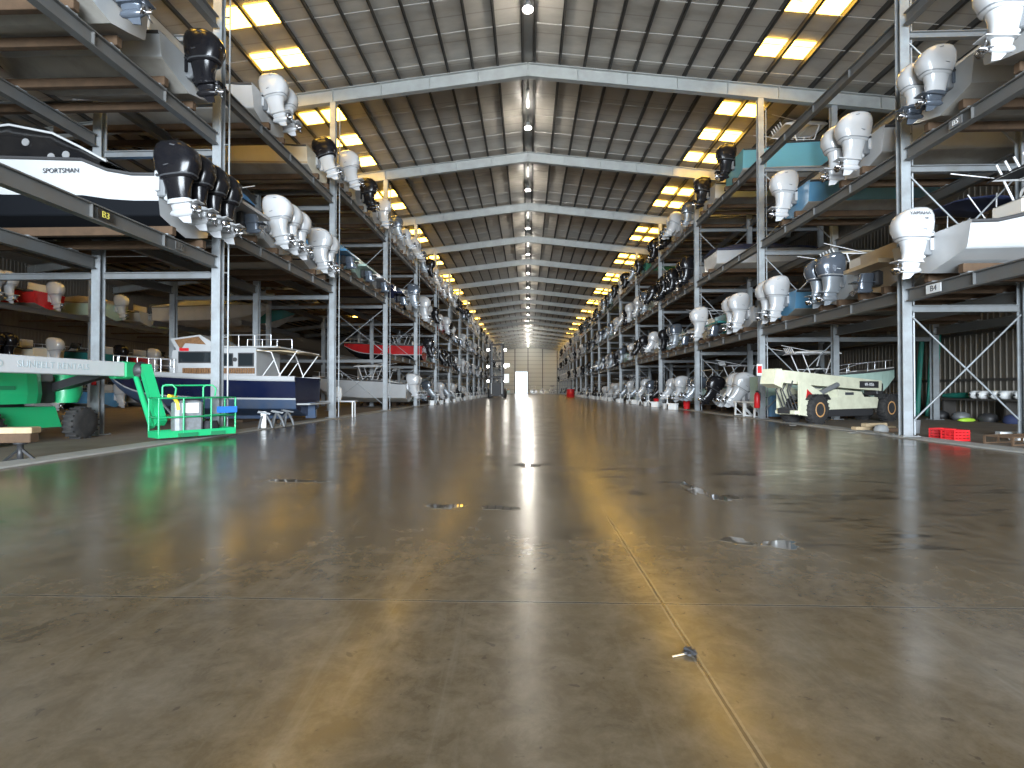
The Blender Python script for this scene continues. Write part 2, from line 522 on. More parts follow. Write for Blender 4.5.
# walls
def corrugated(x, sgn, y0, y1, z1):
    mb = MB(); vs = []; fs = []; y = y0; i = 0
    prof = [(0, 0), (.20, 0), (.23, .035), (.28, .035), (.31, 0)]
    while y < y1:
        for dy, dx in prof[:-1]:
            vs += [(x - sgn * dx, y + dy, 0), (x - sgn * dx, y + dy, z1)]
        y += .31
    n = len(vs) // 2
    fs = [(2 * i, 2 * i + 1, 2 * i + 3, 2 * i + 2) for i in range(n - 1)]
    mb.add(vs, fs, 'siding')
    mb.box((x + sgn * .06, (y0 + y1) / 2, z1 / 2), (.04, y1 - y0, z1), 'siding')
    return mb
wr = structure('wall_right', corrugated(XR, 1, YF, YEND, roof_z(XR)), 'dark brown corrugated metal side wall behind the right rack', 'wall')
wl = structure('wall_left', corrugated(XL, -1, YF, YEND, roof_z(XL)), 'corrugated metal side wall deep behind the left rack', 'wall')
for w, X in ((wr, XR - .14), (wl, XL + .14)):
    for z in (1.9, 4.2, 6.8, 9.4):
        if z < roof_z(X) - 1:
            MB().box((X, (YF + YEND) / 2, z), (.18, YEND - YF, .12), 'girt').build('girt', w)
# end wall with the open door
DX0, DX1, DZ = -4.75, -.1, 8.1
mb = MB(); yw = YEND + .1
def wallpoly(x0, x1, z0):
    xs = [x0] + ([0] if x0 < 0 < x1 else []) + [x1]
    top = [(x, roof_z(x)) for x in reversed(xs)]
    mb.prism([(x0, z0), (x1, z0)] + top, yw, yw + .15, 'end_panel')
wallpoly(XL, DX0, 0); wallpoly(DX1, XR, 0); wallpoly(DX0, DX1, DZ)
wb = structure('wall_back', mb, 'pale ribbed metal end wall at the far end of the aisle', 'wall')
for x in (-9.6, -4.75, 0, 5.3, 10.6):
    z = roof_z(x)
    MB().box((x, yw - .15, z / 2), (.30, .28, z - .3), 'steel_dark').build('wall_post', wb)
mb = MB()
for x in (DX0 - .06, DX1 + .06): mb.box((x, yw - .05, DZ / 2), (.12, .34, DZ), 'steel')
mb.box(((DX0 + DX1) / 2, yw - .05, DZ + .06), (DX1 - DX0 + .24, .34, .12), 'steel')
dr = structure('door_1', mb, 'tall open doorway full of daylight in the far end wall', 'door')
# front wall behind the camera with its wide opening
mb = MB(); yw = YF - .2
wallpoly(XL, -11.5, 0); wallpoly(13, XR, 0); wallpoly(-11.5, 13, 11.5)
structure('wall_front', mb, 'metal front wall around the wide entrance', 'wall')
mb = MB(); mb.box((-10, YEND + 30, -.15), (120, 59, .1), 'concrete_grey'); structure('apron', mb, 'sunny concrete yard outside the far door', 'ground')
mb = MB(); mb.box((-10, YF - 30.3, -.15), (120, 60, .1), 'concrete_grey'); structure('forecourt', mb, 'concrete yard outside the entrance', 'ground')

# ------------------------------------------------------------------ rack steel
def levels(side, bay):       # bay 0 = the bay between frame_y[0] and frame_y[1]
    if side == 'right': return [4.35, 8.5, 12.5]
    return {0: [5.5, 9.3, 12.9], 1: [6.5, 10.9], 2: [7.55, 11.7]}.get(bay, [3.9, 7.55, 11.7])
FRONT = {'left': -KXL, 'right': KXR}
SGN = {'left': -1, 'right': 1}
MIDX = {'left': -13.4, 'right': 14.6}
REARX = {'left': -17.6, 'right': 19.2}

def upright(x, y, h, label, group, front=True, tagged=None):
    r = empty('rack_upright', (x, y, .04 if front else 0), 0, label, 'steel column', group, 'thing')
    mb = MB(); mb.ibeam((0, 0, .02), (0, 0, h), .27, .22, 'steel', None, up=(0, 1, 0), t=.03)
    mb.build('column_shaft', r)
    mb = MB(); mb.box((0, 0, .012), (.5, .5, .024), 'steel', bev=.005)
    for i in (-1, 1):
        for j in (-1, 1): mb.lathe([(.022, .024), (.022, .05)], 'steel_dark', 6, Matrix.Translation((i * .205, j * .205, 0)))
    mb.build('base_plate', r)
    if front:
        mb = MB(); mb.tube([(.30, .05, .03), (.30, .05, h - .4)], .028, 'steel', 6)
        for z in range(1, int(h), 2): mb.box((.245, .05, z), (.13, .04, .04), 'steel_dark')
        mb.build('conduit', r)
    if tagged:
        MB().box((.05, -.19, tagged), (.14, .012, .30), 'red_plastic').build('tag_plate', r)
    return r

for side in ('left', 'right'):
    sg = SGN[side]
    for k, y in enumerate(frame_y):
        if k == 0: continue
        h = roof_z(FRONT[side]) - .92
        upright(FRONT[side], y, h, f'{NUM[k]} steel H-column along the {side} edge of the aisle', f'front rack columns on the {side}')
        if k <= 8:
            x = MIDX[side]; h2 = roof_z(x) - .92
            upright(x, y, h2, f'inner steel column behind the {NUM[k]} {side} aisle column', f'inner rack columns on the {side}', False, 1.7 if (k == 1 and side == 'left') else None)
            x = REARX[side]
            upright(x, y, roof_z(x) - .92, f'rear steel column of the {side} rack in line with {NUM[k]} aisle column', f'rear rack columns on the {side}', False)
    for b in range(NB + 1):
        ya, yb = frame_y[b] + .2, frame_y[b + 1] - .2
        for li, z in enumerate(levels(side, b)):
            mb = MB(); x = FRONT[side]
            mb.ibeam((x, ya, z - .18), (x, yb, z - .18), .2, .36, 'steel_dark' , t=.03)
            for j in range(1, 4): mb.box((x, ya + (yb - ya) * j / 4, z - .18), (.17, .02, .30), 'steel_dark')
            o = mb.build('rack_rail')
            tag(o, f'{["lowest","second","top"][li]} aisle-side rack rail, {NUM[b + 1]} bay on the {side}', 'rack rail', f'aisle-side rack rails on the {side}', 'thing')
            if b == 0 and side == 'left' and li == 0:
                for yy, tx in ((10.9, 'B3'), (13.3, 'L17')):
                    p = MB().box((x + .108, yy, z - .18), (.012, .42 if tx == 'B3' else .34, .22), 'tag_black' if tx == 'B3' else 'steel_dark').build('number_plate', o)
                    text(tx, .20, 'lettering_yellow' if tx == 'B3' else 'tag_black', p, (x + .116, yy, z - .18), (R(90), 0, R(90)))
            if b == 0 and side == 'right' and li == 0:
                p = MB().box((x - .108, 13.95, z - .18), (.012, .5, .24), 'tag_white').build('number_plate', o)
                text('B4', .22, 'lettering_dark', p, (x - .116, 13.95, z - .18), (R(90), 0, R(-90)))
            if b == 0 and side == 'right' and li == 1:
                p = MB().box((x - .108, 13.2, z - .18), (.012, .4, .22), 'machine_grey').build('number_plate', o)
                text('B5', .18, 'lettering_white', p, (x - .116, 13.2, z - .18), (R(90), 0, R(-90)))
            if b < 8:
                mb = MB()
                for x in (MIDX[side], REARX[side]):
                    mb = MB(); mb.ibeam((x, ya, z - .18), (x, yb, z - .18), .2, .36, 'steel_dark', t=.03)
                    nm = 'inner' if x == MIDX[side] else 'rear'
                    tag(mb.build('rack_rail'), f'{["lowest","second","top"][li]} {nm} rack rail, {NUM[b + 1]} bay on the {side}', 'rack rail', f'{nm} rack rails on the {side}', 'thing')
    for k in range(1, 10):
        zs = sorted(set(levels(side, k - 1) + levels(side, k)))
        for li, z in enumerate(zs):
            mb = MB(); y = frame_y[k]
            xs = [FRONT[side], MIDX[side], REARX[side]]
            for a, b_ in zip(xs, xs[1:]):
                mb.ibeam((a + sg * .2, y, z - .55), (b_ - sg * .2, y, z - .55), .16, .20, 'steel_mid', t=.025)
            tag(mb.build('rack_crossbeam'), f'cross beam {NUM[li + 1]} from the ground at the {NUM[k]} {side} column', 'cross beam', f'rack cross beams on the {side}', 'thing')
        if k <= 5 and not (side == 'left' and k <= 2):
            xa, xb = FRONT[side] + sg * .18, MIDX[side] - sg * .18
            zz = [.35] + [z for z in levels(side, k)]
            for li in range(len(zz) - 1):
                z0, z1 = zz[li] + .15, zz[li + 1] - .75
                mb = MB(); y = frame_y[k] - .05
                mb.tube([(xa, y - .02, z0), (xb, y - .02, z1)], .025, 'steel', 6)
                mb.tube([(xa, y + .04, z1), (xb, y + .04, z0)], .025, 'steel', 6)
                tag(mb.build('cross_brace'), f'thin steel X-brace {["under the lowest","above the lowest","above the second"][li]} rail at {NUM[k]} {side} column', 'brace', f'rack X-braces on the {side}')

# ------------------------------------------------------------------ outboards and boats
def outboard(det, col, low, band, scale=1., tilt=0.):
    """returns {name: MB} in engine space: origin at the transom top, x < 0 is aft"""
    n = (22, 12, 8)[det]
    cowl = MB(); mid = MB(); pr = MB(); br = MB()
    secs = [(-.07, -.45, .37, .25), (-.05, -.455, .41, .28), (.04, -.46, .44, .30), (.22, -.48, .52, .34), (.45, -.48, .54, .345), (.63, -.46, .50, .33), (.77, -.43, .41, .29), (.86, -.40, .28, .21), (.90, -.38, .10, .09)]
    cowl.loft([[(x, y, z + max(0, z - .3) * .16 * (x + .45)) for x, y, z in rrect(cx, 0, hx, hy, z, n, 2.9)] for z, cx, hx, hy in secs], col)
    if det < 2:
        cowl.loft([rrect(-.455, 0, .424, .289, -.015, n, 2.9), rrect(-.457, 0, .440, .301, .005, n, 2.9), rrect(-.458, 0, .444, .303, .018, n, 2.9)], band, False)
        if det == 0:      # air intake slots and side accents
            for s in (-1, 1):
                cowl.bar((-.86, s * .22, .60), (-.50, s * .335, .70), .012, .03, band)
                cowl.bar((-.80, s * .27, .30), (-.30, s * .345, .20), .02, .022, band)
            cowl.box((-.30, 0, .895), (.16, .22, .03), band, bev=.01)
    secs = [(-.05, -.44, .36, .25), (-.12, -.43, .34, .235), (-.24, -.42, .31, .21), (-.42, -.42, .285, .18), (-.56, -.43, .285, .16), (-.62, -.44, .31, .145), (-.66, -.45, .31, .13)]
    if low in ('eng_grey', 'leg_white'):      # only the lowest part of the leg is dark
        mid.loft([rrect(cx, 0, hx, hy, z, n, 2.4) for z, cx, hx, hy in secs[:5]], col); mid.loft([rrect(cx, 0, hx * 1.02, hy * 1.02, z, n, 2.4) for z, cx, hx, hy in secs[4:]], low)
    else:
        mid.loft([rrect(cx, 0, hx, hy, z, n, 2.4) for z, cx, hx, hy in secs], col if low is None else low)
    lw = low or col
    mid.prism([(-.95, -.655), (-.22, -.655), (-.20, -.68), (-.95, -.68)], -.17, .17, lw)      # anti-ventilation plate
    mid.loft([rrect(-.46, 0, .26, .10, -.68, n, 2.2), rrect(-.46, 0, .23, .075, -.80, n, 2.2), rrect(-.46, 0, .22, .08, -.88, n, 2.2)], lw)
    mid.lathe([(.015, -.16), (.07, -.22), (.105, -.34), (.105, -.62), (.065, -.74)], lw, n, Matrix.Translation((0, 0, -.88)), 'x')
    mid.prism([(-.28, -.90), (-.66, -.90), (-.68, -1.17), (-.48, -1.13)], -.012, .012, lw)      # skeg
    pr.lathe([(.055, -.74), (.05, -.90), (.02, -.95)], 'prop', max(8, n // 2), Matrix.Translation((0, 0, -.88)), 'x')
    for k in range(3):
        a = 2 * PI * k / 3 + .4
        M = Matrix.Translation((-.82, 0, -.88)) @ Matrix.Rotation(a, 4, 'X')
        pts = [(-.03, -.03, .04), (.05, .05, .04), (.07, .11, .13), (.02, .10, .20), (-.05, -.01, .215), (-.07, -.07, .13)]
        pr.add([(x, y, z) for x, y, z in pts] + [(x - .014, y, z) for x, y, z in pts], [(0, 1, 2, 3, 4, 5), (11, 10, 9, 8, 7, 6)] + [(i, 6 + i, 6 + (i + 1) % 6, (i + 1) % 6) for i in range(6)], 'prop', True, M)
    br.box((-.08, 0, -.20), (.20, .30, .55), lw if det else 'machine_grey', bev=.03)
    br.box((-.20, 0, -.35), (.18, .16, .40), lw, bev=.03)
    if det == 0:
        for s in (-1, 1): br.box((-.02, s * .18, -.10), (.12, .05, .50), lw, bev=.015)
        br.tube([(-.05, -.25, .02), (-.05, .25, .02)], .035, 'machine_black', 8)
    S = Matrix.Scale(scale, 4)
    P = Matrix.Translation((-.12, 0, -.05)); T = P @ Matrix.Rotation(R(tilt), 4, 'Y') @ P.inverted()
    out = {}
    for k, m, M in (('cowl', cowl, S @ T), ('outboard_motor', mid, S @ T), ('propeller', pr, S @ T), ('transom_bracket', br, S)):
        q = MB(); q.join(m, M); out[k] = q
    return out

ENG = {'white': ('eng_white', None, 'eng_line'), 'blackleg': ('eng_black', 'leg_white', 'eng_band'), 'black': ('eng_black', None, 'eng_band'), 'grey': ('eng_grey', 'eng_lower_grey', 'alu'),
       'navy': ('eng_grey', None, 'alu'), 'whitegrey': ('eng_white', 'eng_grey', 'eng_line'), 'blackwhite': ('eng_black', 'eng_white', 'eng_band')}

def smooth(a, b, x):
    t = min(1, max(0, (x - a) / (b - a))); return t * t * (3 - 2 * t)

class Shape:
    def __init__(s, L, B, H, dip=.0, rake=.12): s.L, s.B, s.H, s.dip, s.rake = L, B, H, dip, rake
    def w(s, t):
        b = s.B / 2 * (.93 + .07 * min(1, t / .35))
        if t > .5: b *= max(0., 1 - ((t - .5) / .5) ** 2.5) ** .8
        return max(b, .03)
    def k(s, t): return 0 if t < .6 else s.H * .92 * ((t - .6) / .4) ** 2.4
    def sh(s, t): return s.H * (1 - .04 * (1 - t) + .20 * t * t) - s.dip * s.H * (1 - smooth(.10, .22, t))
    def x(s, t): return s.L * t + s.rake * s.L * .35 * (0)
    def ring(s, t):
        w = s.w(t); k = s.k(t); z = s.sh(t); u = max(0, (t - .45) / .55)
        wc = w * (.88 - .28 * u); c = k + wc * (.30 + .42 * u)
        c = min(c, z - .22)
        return k, wc, c, w, z

def hull_mb(S, top, bot, stripe=None, n=15, split=.0, rail='rub_rail'):
    """split: how far up the topsides (0..1 from chine) the bottom colour reaches"""
    mb = MB(); rings = []; ts = [0, .03] + [i / (n - 1) for i in range(1, n)]
    for t in ts:
        k, wc, c, w, z = S.ring(t)
        zb = c + .03; zr = z - .09
        zs = zb + (zr - zb) * max(split, .02); zs2 = zs + .07 if stripe else zs + .004
        wl = lambda q: wc + .03 + (w - wc - .03) * ((q - zb) / max(zr - zb, .01)) ** .7
        half = [(0, k), (wc * .55, k + (c - k) * .5), (wc, c), (wc + .03, zb), (wl(zs), zs), (wl(min(zs2, zr)), min(zs2, zr)), (w, zr), (w + .035, zr + .03), (w + .035, z - .02), (w, z)]
        x = S.L * t
        ring = [(x, -y, zz) for y, zz in reversed(half)] + [(x, y, zz) for y, zz in half[1:]]
        rings.append(ring)
    nr = len(rings[0]); h = nr // 2
    cols = ['bot', 'bot', 'bot', 'bot' if split > .02 else 'top', 'str', 'top', rail, rail, rail]
    cm = {'bot': bot, 'top': top, 'str': stripe or top}
    seq = [cm.get(c, c) for c in cols]
    vs = [p for r in rings for p in r]
    for i in range(len(rings) - 1):
        for j in range(nr - 1):
            m = seq[j - h] if j >= h else seq[h - 1 - j]
            a = i * nr + j
            mb.f.append((a, a + 1, a + 1 + nr, a + nr)); mb.m.append(m); mb.sm.append(False)
    mb.v.extend(vs)
    mb.add(list(rings[0]), [tuple(range(nr))], top)
    mb.add(list(rings[-1]), [tuple(range(nr - 1, -1, -1))], top)
    return mb

def deck_mb(S, m='deck', floor=.42, fore=.66, n=15):
    mb = MB(); rings = []
    for t in [0, .02, .05] + [i / (n - 1) for i in range(1, n)]:
        w = S.w(t); z = S.sh(t) + .004
        g = min(.22, w * .5); wi = max(w - g, .01)
        zf = S.H * floor; a = smooth(fore, fore + .08, t); b = 1 - smooth(.02, .05, t)
        zf = zf + (z + .05 - zf) * a if a else zf + (z - zf) * b
        half = [(0, zf), (wi * .96, zf), (wi, z + .02), (w, z)]
        rings.append([(S.L * t, -y, q) for y, q in reversed(half)] + [(S.L * t, y, q) for y, q in half[1:]])
    mb.loft(rings, m, False, False, None, False)
    return mb

def console_mb(S, x=.42):
    mb = MB(); zf = S.H * .42; X = S.L * x; hw = min(.5, S.B * .2)
    mb.prism([(X - .35, zf), (X + .55, zf), (X + .40, zf + .85), (X + .1, zf + 1.05), (X - .30, zf + .98)], -hw, hw, 'white_gel')
    mb.box((X - .36, 0, zf + .8), (.03, hw * 1.6, .34), 'machine_black')
    mb.lathe([(.19, -.01), (.19, .02)], 'machine_black', 12, Matrix.Translation((X - .45, 0, zf + .78)) @ Matrix.Rotation(R(70), 4, 'Y'))
    return mb
def windscreen_mb(S, x=.42):
    mb = MB(); zf = S.H * .42; X = S.L * x; hw = min(.5, S.B * .2)
    mb.add([(X + .42, -hw, zf + .84), (X + .42, hw, zf + .84), (X + .12, hw * .9, zf + 1.5), (X + .12, -hw * .9, zf + 1.5),
            (X + .40, -hw, zf + .84), (X + .40, hw, zf + .84), (X + .10, hw * .9, zf + 1.5), (X + .10, -hw * .9, zf + 1.5)],
           [(0, 1, 2, 3), (7, 6, 5, 4), (0, 4, 5, 1), (2, 6, 7, 3), (1, 5, 6, 2), (0, 3, 7, 4)], 'glass_dark')
    return mb
def seat_mb(S, x=.27, w=.9):
    mb = MB(); zf = S.H * .42; X = S.L * x
    mb.box((X, 0, zf + .30), (.5, w, .6), 'white_gel', bev=.05)
    mb.box((X, 0, zf + .66), (.52, w + .05, .14), 'vinyl', bev=.05)
    mb.box((X - .24, 0, zf + .98), (.12, w, .5), 'vinyl', bev=.05)
    return mb
def ttop(S, canvas, x=.40, hi=2.15, ln=2.1, det=0, rods=True):
    fr = MB(); cv = MB(); zf = S.H * .42; X = S.L * x; hw = S.B * .26; zt = zf + hi; n = 8 if det == 0 else 5
    for s in (-1, 1):
        fr.tube([(X + .5, s * hw * .95, zf), (X + .38, s * hw, zf + 1.0), (X + .75, s * hw * 1.1, zt - .02)], .028, 'pipe_white', n)
        fr.tube([(X - .35, s * hw * .95, zf), (X - .30, s * hw, zf + 1.0), (X - .75, s * hw * 1.1, zt - .02)], .028, 'pipe_white', n)
        fr.tube([(X - .45, s * hw, zf + 1.35), (X + .5, s * hw, zf + 1.35)], .02, 'pipe_white', n)
        fr.tube([(X - ln / 2, s * hw * 1.15, zt), (X + ln / 2, s * hw * 1.0, zt)], .028, 'pipe_white', n)
    for s in (-1, 1): fr.tube([(X + .2, s * hw * 1.2, zt - .05), (X - 1.9, s * hw * 1.6, zt + .35)], .018, 'pipe_white', 5)
    for q in (-.5, -.17, .17, .5): fr.tube([(X + q * ln, -hw * 1.1, zt), (X + q * ln, hw * 1.1, zt)], .022, 'pipe_white', n)
    rings = []
    for q, zz in ((-.54, -.03), (-.48, .05), (0, .10), (.48, .05), (.54, -.03)):
        rings.append([(X + q * ln, s * hw * 1.3 * (1 - .1 * abs(q)), zt + .03 + zz - (.03 if abs(s) == 1 else 0)) for s in (-1, -.6, 0, .6, 1)] +
                     [(X + q * ln, s * hw * 1.3 * (1 - .1 * abs(q)), zt + zz - .01 - (.03 if abs(s) == 1 else 0)) for s in (1, .6, 0, -.6, -1)])
    cv.loft(rings, canvas, True)
    rd = MB()
    if rods:
        for q in (-.4, -.2, 0, .2, .4):
            rd.tube([(X - ln * .5, q * S.B * .45, zt - .02), (X - ln * .5 - .16, q * S.B * .45, zt + .30)], .03, 'pipe_white', 6)
    return fr, cv, rd
def rail_mb(S, det=0, t0=.5, h=.42, m='alu'):
    mb = MB(); n = 6 if det == 0 else 4
    for s in (-1, 1):
        ts = [t0 + (1 - t0 - .02) * i / 6 for i in range(7)]
        pts = [(S.L * t, s * max(S.w(t) - .10, .02), S.sh(t) + h * min(1, .25 + i / 3)) for i, t in enumerate(ts)]
        pts[-1] = (S.L * .985, s * .03, S.sh(.98) + h)
        mb.tube(pts, .018, m, n)
        for (x, y, z), t in list(zip(pts, ts))[1::2]: mb.tube([(x, y, S.sh(t)), (x, y, z)], .015, m, n)
    return mb
def cabin_mb(S, col='white_gel', t0=.40, t1=.78, h=.75):
    c = MB(); g = MB(); rings = []
    for t, k in ((t0, .95), (t0 + .05, 1.0), (t0 + (t1 - t0) * .5, .92), (t1, .25), (t1 + .07, .02)):
        w = max(S.w(t) - .28, .08); z = S.sh(t)
        rings.append([(S.L * t, -w, z), (S.L * t - .05, -w * .9, z + h * k * .6), (S.L * t - .1, -w * .7, z + h * k), (S.L * t - .1, w * .7, z + h * k), (S.L * t - .05, w * .9, z + h * k * .6), (S.L * t, w, z)])
    c.loft(rings, col, False)
    for s in (-1, 1):
        ta, tb = t0 + .03, t1 - .09
        pa = (S.w(ta) - .28) * .955, (S.w(tb) - .28) * .955
        za, zb = S.sh(ta) + h * .22, S.sh(tb) + h * .20
        g.add([(S.L * ta, s * (pa[0] + .02), za), (S.L * tb, s * (pa[1] + .02), zb), (S.L * tb - .15, s * (pa[1] * .95 + .015), zb + h * .16), (S.L * ta, s * (pa[0] * .96 + .02), za + h * .34),
               (S.L * ta, s * (pa[0] - .05), za), (S.L * tb, s * (pa[1] - .05), zb), (S.L * tb - .15, s * (pa[1] * .95 - .05), zb + h * .16), (S.L * ta, s * (pa[0] * .96 - .05), za + h * .34)],
              [(0, 1, 2, 3), (7, 6, 5, 4), (0, 4, 5, 1), (1, 5, 6, 2), (2, 6, 7, 3), (3, 7, 4, 0)], 'glass_dark')
    return c, g
def wrap_mb(S, canvas):
    """a mooring cover stretched over the whole boat"""
    mb = MB(); rings = []
    for i in range(12):
        t = i / 11; w = S.w(t) + .05; z = S.sh(t) - .10
        p = (.50 * math.sin(PI * min(1, max(0, (t + .05) / .85))) + .08) * S.H * .9
        if i % 3 == 1: p *= .9
        rings.append([(S.L * t * 1.004, -w, z), (S.L * t, -w * .96, z + .13), (S.L * t, -w * .5, z + .10 + p * .7), (S.L * t, 0, z + .10 + p), (S.L * t, w * .5, z + .10 + p * .7), (S.L * t, w * .96, z + .13), (S.L * t * 1.004, w, z)])
    mb.loft(rings, canvas, False, False, None, False)
    mb.add(list(rings[0]), [tuple(range(7))], canvas)
    return mb
def bimini(S, canvas, det=0):
    fr = MB(); cv = MB(); zf = S.sh(.3); X = S.L * .38; hw = S.w(.35) - .12; zt = zf + 1.35
    for s in (-1, 1):
        fr.tube([(X - .1, s * hw, zf), (X + .85, s * hw, zt - .05)], .018, 'pipe_white', 6)
        fr.tube([(X + .1, s * hw, zf), (X - .8, s * hw, zt - .05)], .018, 'pipe_white', 6)
        fr.tube([(X - .0, s * hw, zf), (X + .05, s * hw, zt)], .018, 'pipe_white', 6)
    rings = [[(X + q, s * hw, zt + dz - .08 * s * s) for s in (-1, -.5, 0, .5, 1)] + [(X + q, s * hw, zt + dz - .03 - .08 * s * s) for s in (1, .5, 0, -.5, -1)] for q, dz in ((-.85, -.06), (0, .03), (.9, -.06))]
    cv.loft(rings, canvas, True)
    return fr, cv
def sterndrive_mb(S):
    mb = MB()
    mb.box((-.12, 0, .45), (.25, .42, .5), 'machine_black', bev=.06)
    mb.loft([rrect(-.40, 0, .22, .13, .62, 10), rrect(-.45, 0, .24, .12, .40, 10), rrect(-.48, 0, .20, .07, .05, 10)], 'eng_grey')
    mb.lathe([(.02, -.22), (.085, -.35), (.085, -.62), (.05, -.78)], 'eng_grey', 10, Matrix.Translation((0, 0, .08)), 'x')
    mb.prism([(-.9, .34), (-.2, .34), (-.2, .31), (-.9, .31)], -.17, .17, 'eng_grey')
    for k in range(3):
        M = Matrix.Translation((-.80, 0, .08)) @ Matrix.Rotation(2 * PI * k / 3, 4, 'X')
        mb.add([(-.03, -.03, .04), (.04, .06, .04), (.02, .10, .18), (-.05, -.03, .2), (-.045, -.03, .04), (.025, .06, .04), (.005, .10, .18), (-.065, -.03, .2)], [(0, 1, 2, 3), (7, 6, 5, 4), (0, 4, 5, 1), (1, 5, 6, 2), (2, 6, 7, 3), (3, 7, 4, 0)], 'prop', False, M)
    return mb
def platform_mb(S, m):
    mb = MB(); w = S.w(0)
    mb.prism([(-.62, .52 * S.H), (0.02, .52 * S.H), (.02, .60 * S.H), (-.62, .60 * S.H)], -w * .9, w * .9, m)
    return mb

PROTO = {}
def boat_parts(kind='cc', L=7., B=2.5, H=1.35, top='white_gel', bot='bottom_white', stripe=None, split=0., deck='deck', eng='white', n=1, tilt=4., es=1., roof=None, roofc='canvas_navy', dip=.0, det=0, rails=True, gap=.78, ey=1.):
    """list of (name, MB, sub-list)"""
    S = Shape(L, B, H, dip); P = []
    P.append(('hull', hull_mb(S, top, bot, stripe, (15, 11, 8)[det], split), []))
    if kind == 'wrap':
        P.append(('mooring_cover', wrap_mb(S, roofc), []))
    else:
        P.append(('deck', deck_mb(S, deck, n=(15, 11, 8)[det], fore=.66 if kind != 'cuddy' else .42), []))
    if kind == 'cc':
        cs = [('windscreen', windscreen_mb(S), [])] if det < 2 else []
        P.append(('console', console_mb(S), cs))
        if det < 2: P.append(('leaning_seat', seat_mb(S), []))
    if kind == 'bow':
        P.append(('console', console_mb(S, .45), [('windscreen', windscreen_mb(S, .45), [])] if det < 2 else []))
        if det < 2:
            P.append(('bench_seat', seat_mb(S, .16, S.B * .6), []))
    if kind == 'cuddy':
        c, g = cabin_mb(S)
        P.append(('cabin', c, [('cabin_window', g, [])]))
        if det < 2: P.append(('helm_seat', seat_mb(S, .28, .6), []))
    if rails and kind != 'wrap' and det < 2: P.append(('bow_rail', rail_mb(S, det), []))
    if roof == 'ttop':
        f, c, r = ttop(S, roofc, det=det)
        P.append(('hardtop', c, [('hardtop_frame', f, [])] + ([('rod_holders', r, [])] if det < 2 else [])))
    if roof == 'bimini':
        f, c = bimini(S, roofc, det)
        P.append(('sun_canopy', c, [('canopy_frame', f, [])]))
    if eng:
        col, low, band = ENG[eng]
        sp = gap * es
        for i in range(n):
            y = (i - (n - 1) / 2) * sp
            o = outboard(det, col, low, band, es, tilt)
            zt = S.sh(0) - .12
            M = Matrix.Translation((0, y, zt)) @ Matrix.Diagonal((1, ey, 1, 1))
            q = {k: MB().join(v, M) for k, v in o.items()}
            P.append(('outboard_motor', q['outboard_motor'], [('cowl', q['cowl'], []), ('propeller', q['propeller'], []), ('transom_bracket', q['transom_bracket'], [])]))
    elif n == 0:
        P.append(('swim_platform', platform_mb(S, top), []))
        P.append(('stern_drive', sterndrive_mb(S), []))
    return P
def build_parts(P, root):
    for nm, mb, sub in P:
        o = mb.build(nm, root)
        for n2, m2, _ in sub: m2.build(n2, o)
TREE = {}
def link_child(p, c): TREE.setdefault(p.name, []).append(c)
BOATN = {'cc': 'center console boat', 'bow': 'open bowrider', 'cuddy': 'cabin boat', 'wrap': 'covered boat'}
def boat(side, y, z, label, group, x=None, yaw=0., flip=False, **spec):
    key = repr(sorted(spec.items()))
    det = spec.get('det', 0)
    sg = SGN[side]
    X = FRONT[side] + sg * (.12 if x is None else x)
    rz = (0 if sg > 0 else PI) + R(yaw) + (PI if flip else 0)
    loc = (X, y, z)
    cat = 'boat'
    if key not in PROTO:
        P = boat_parts(**spec)
        if det == 2:
            mb = MB()
            for _, m, sub in P:
                mb.join(m)
                for __, m2, ___ in sub: mb.join(m2)
            o = mb.build('motor_boat')
        else:
            o = empty('motor_boat')
            before = set(bpy.data.objects.keys())
            build_parts(P, o)
            for k in set(bpy.data.objects.keys()) - before:
                c = bpy.data.objects[k]; link_child(c.parent, c)
        PROTO[key] = o
    else:
        o = copy_tree(PROTO[key], TREE)
    o.location = loc; o.rotation_euler = (0, 0, rz)
    tag(o, label, cat, group)
    return o
def bunks(side, y, zr_, blabel, L=7., gap=.55):
    sg = SGN[side]; x0 = FRONT[side] - sg * .18; x1 = FRONT[side] + sg * min(L + .3, 8.2)
    for s, nm in ((-1, 'nearer'), (1, 'farther')):
        r = empty('timber_bunk', (x0, y + s * gap, zr_), 0, f'{nm} timber bunk under the {blabel}', 'timber bunk', f'timber bunks on the {side} rack', 'thing')
        MB().box(((x1 - x0) / 2, 0, .135), (abs(x1 - x0), .16, .23), 'timber', bev=.012).build('timber', r)
        mb = MB()
        for xx in (x0 + sg * .18, MIDX[side], REARX[side]):
            if abs(xx) < abs(x1): mb.box((xx - x0, 0, .02), (.20, .24, .04), 'steel')
        mb.build('bunk_bracket', r)

# ------------------------------------------------------------------ boats in the racks
def lab(s): return s
def put(side, y, lev, label, short, floor=False, group=None, bunk=True, **spec):
    z = lev + .16 if not floor else lev
    g = group or f'boats on the {side} racks'
    boat(side, y, z, label, g, **spec)
    if bunk and not floor: bunks(side, y, lev, short, spec.get('L', 7.))

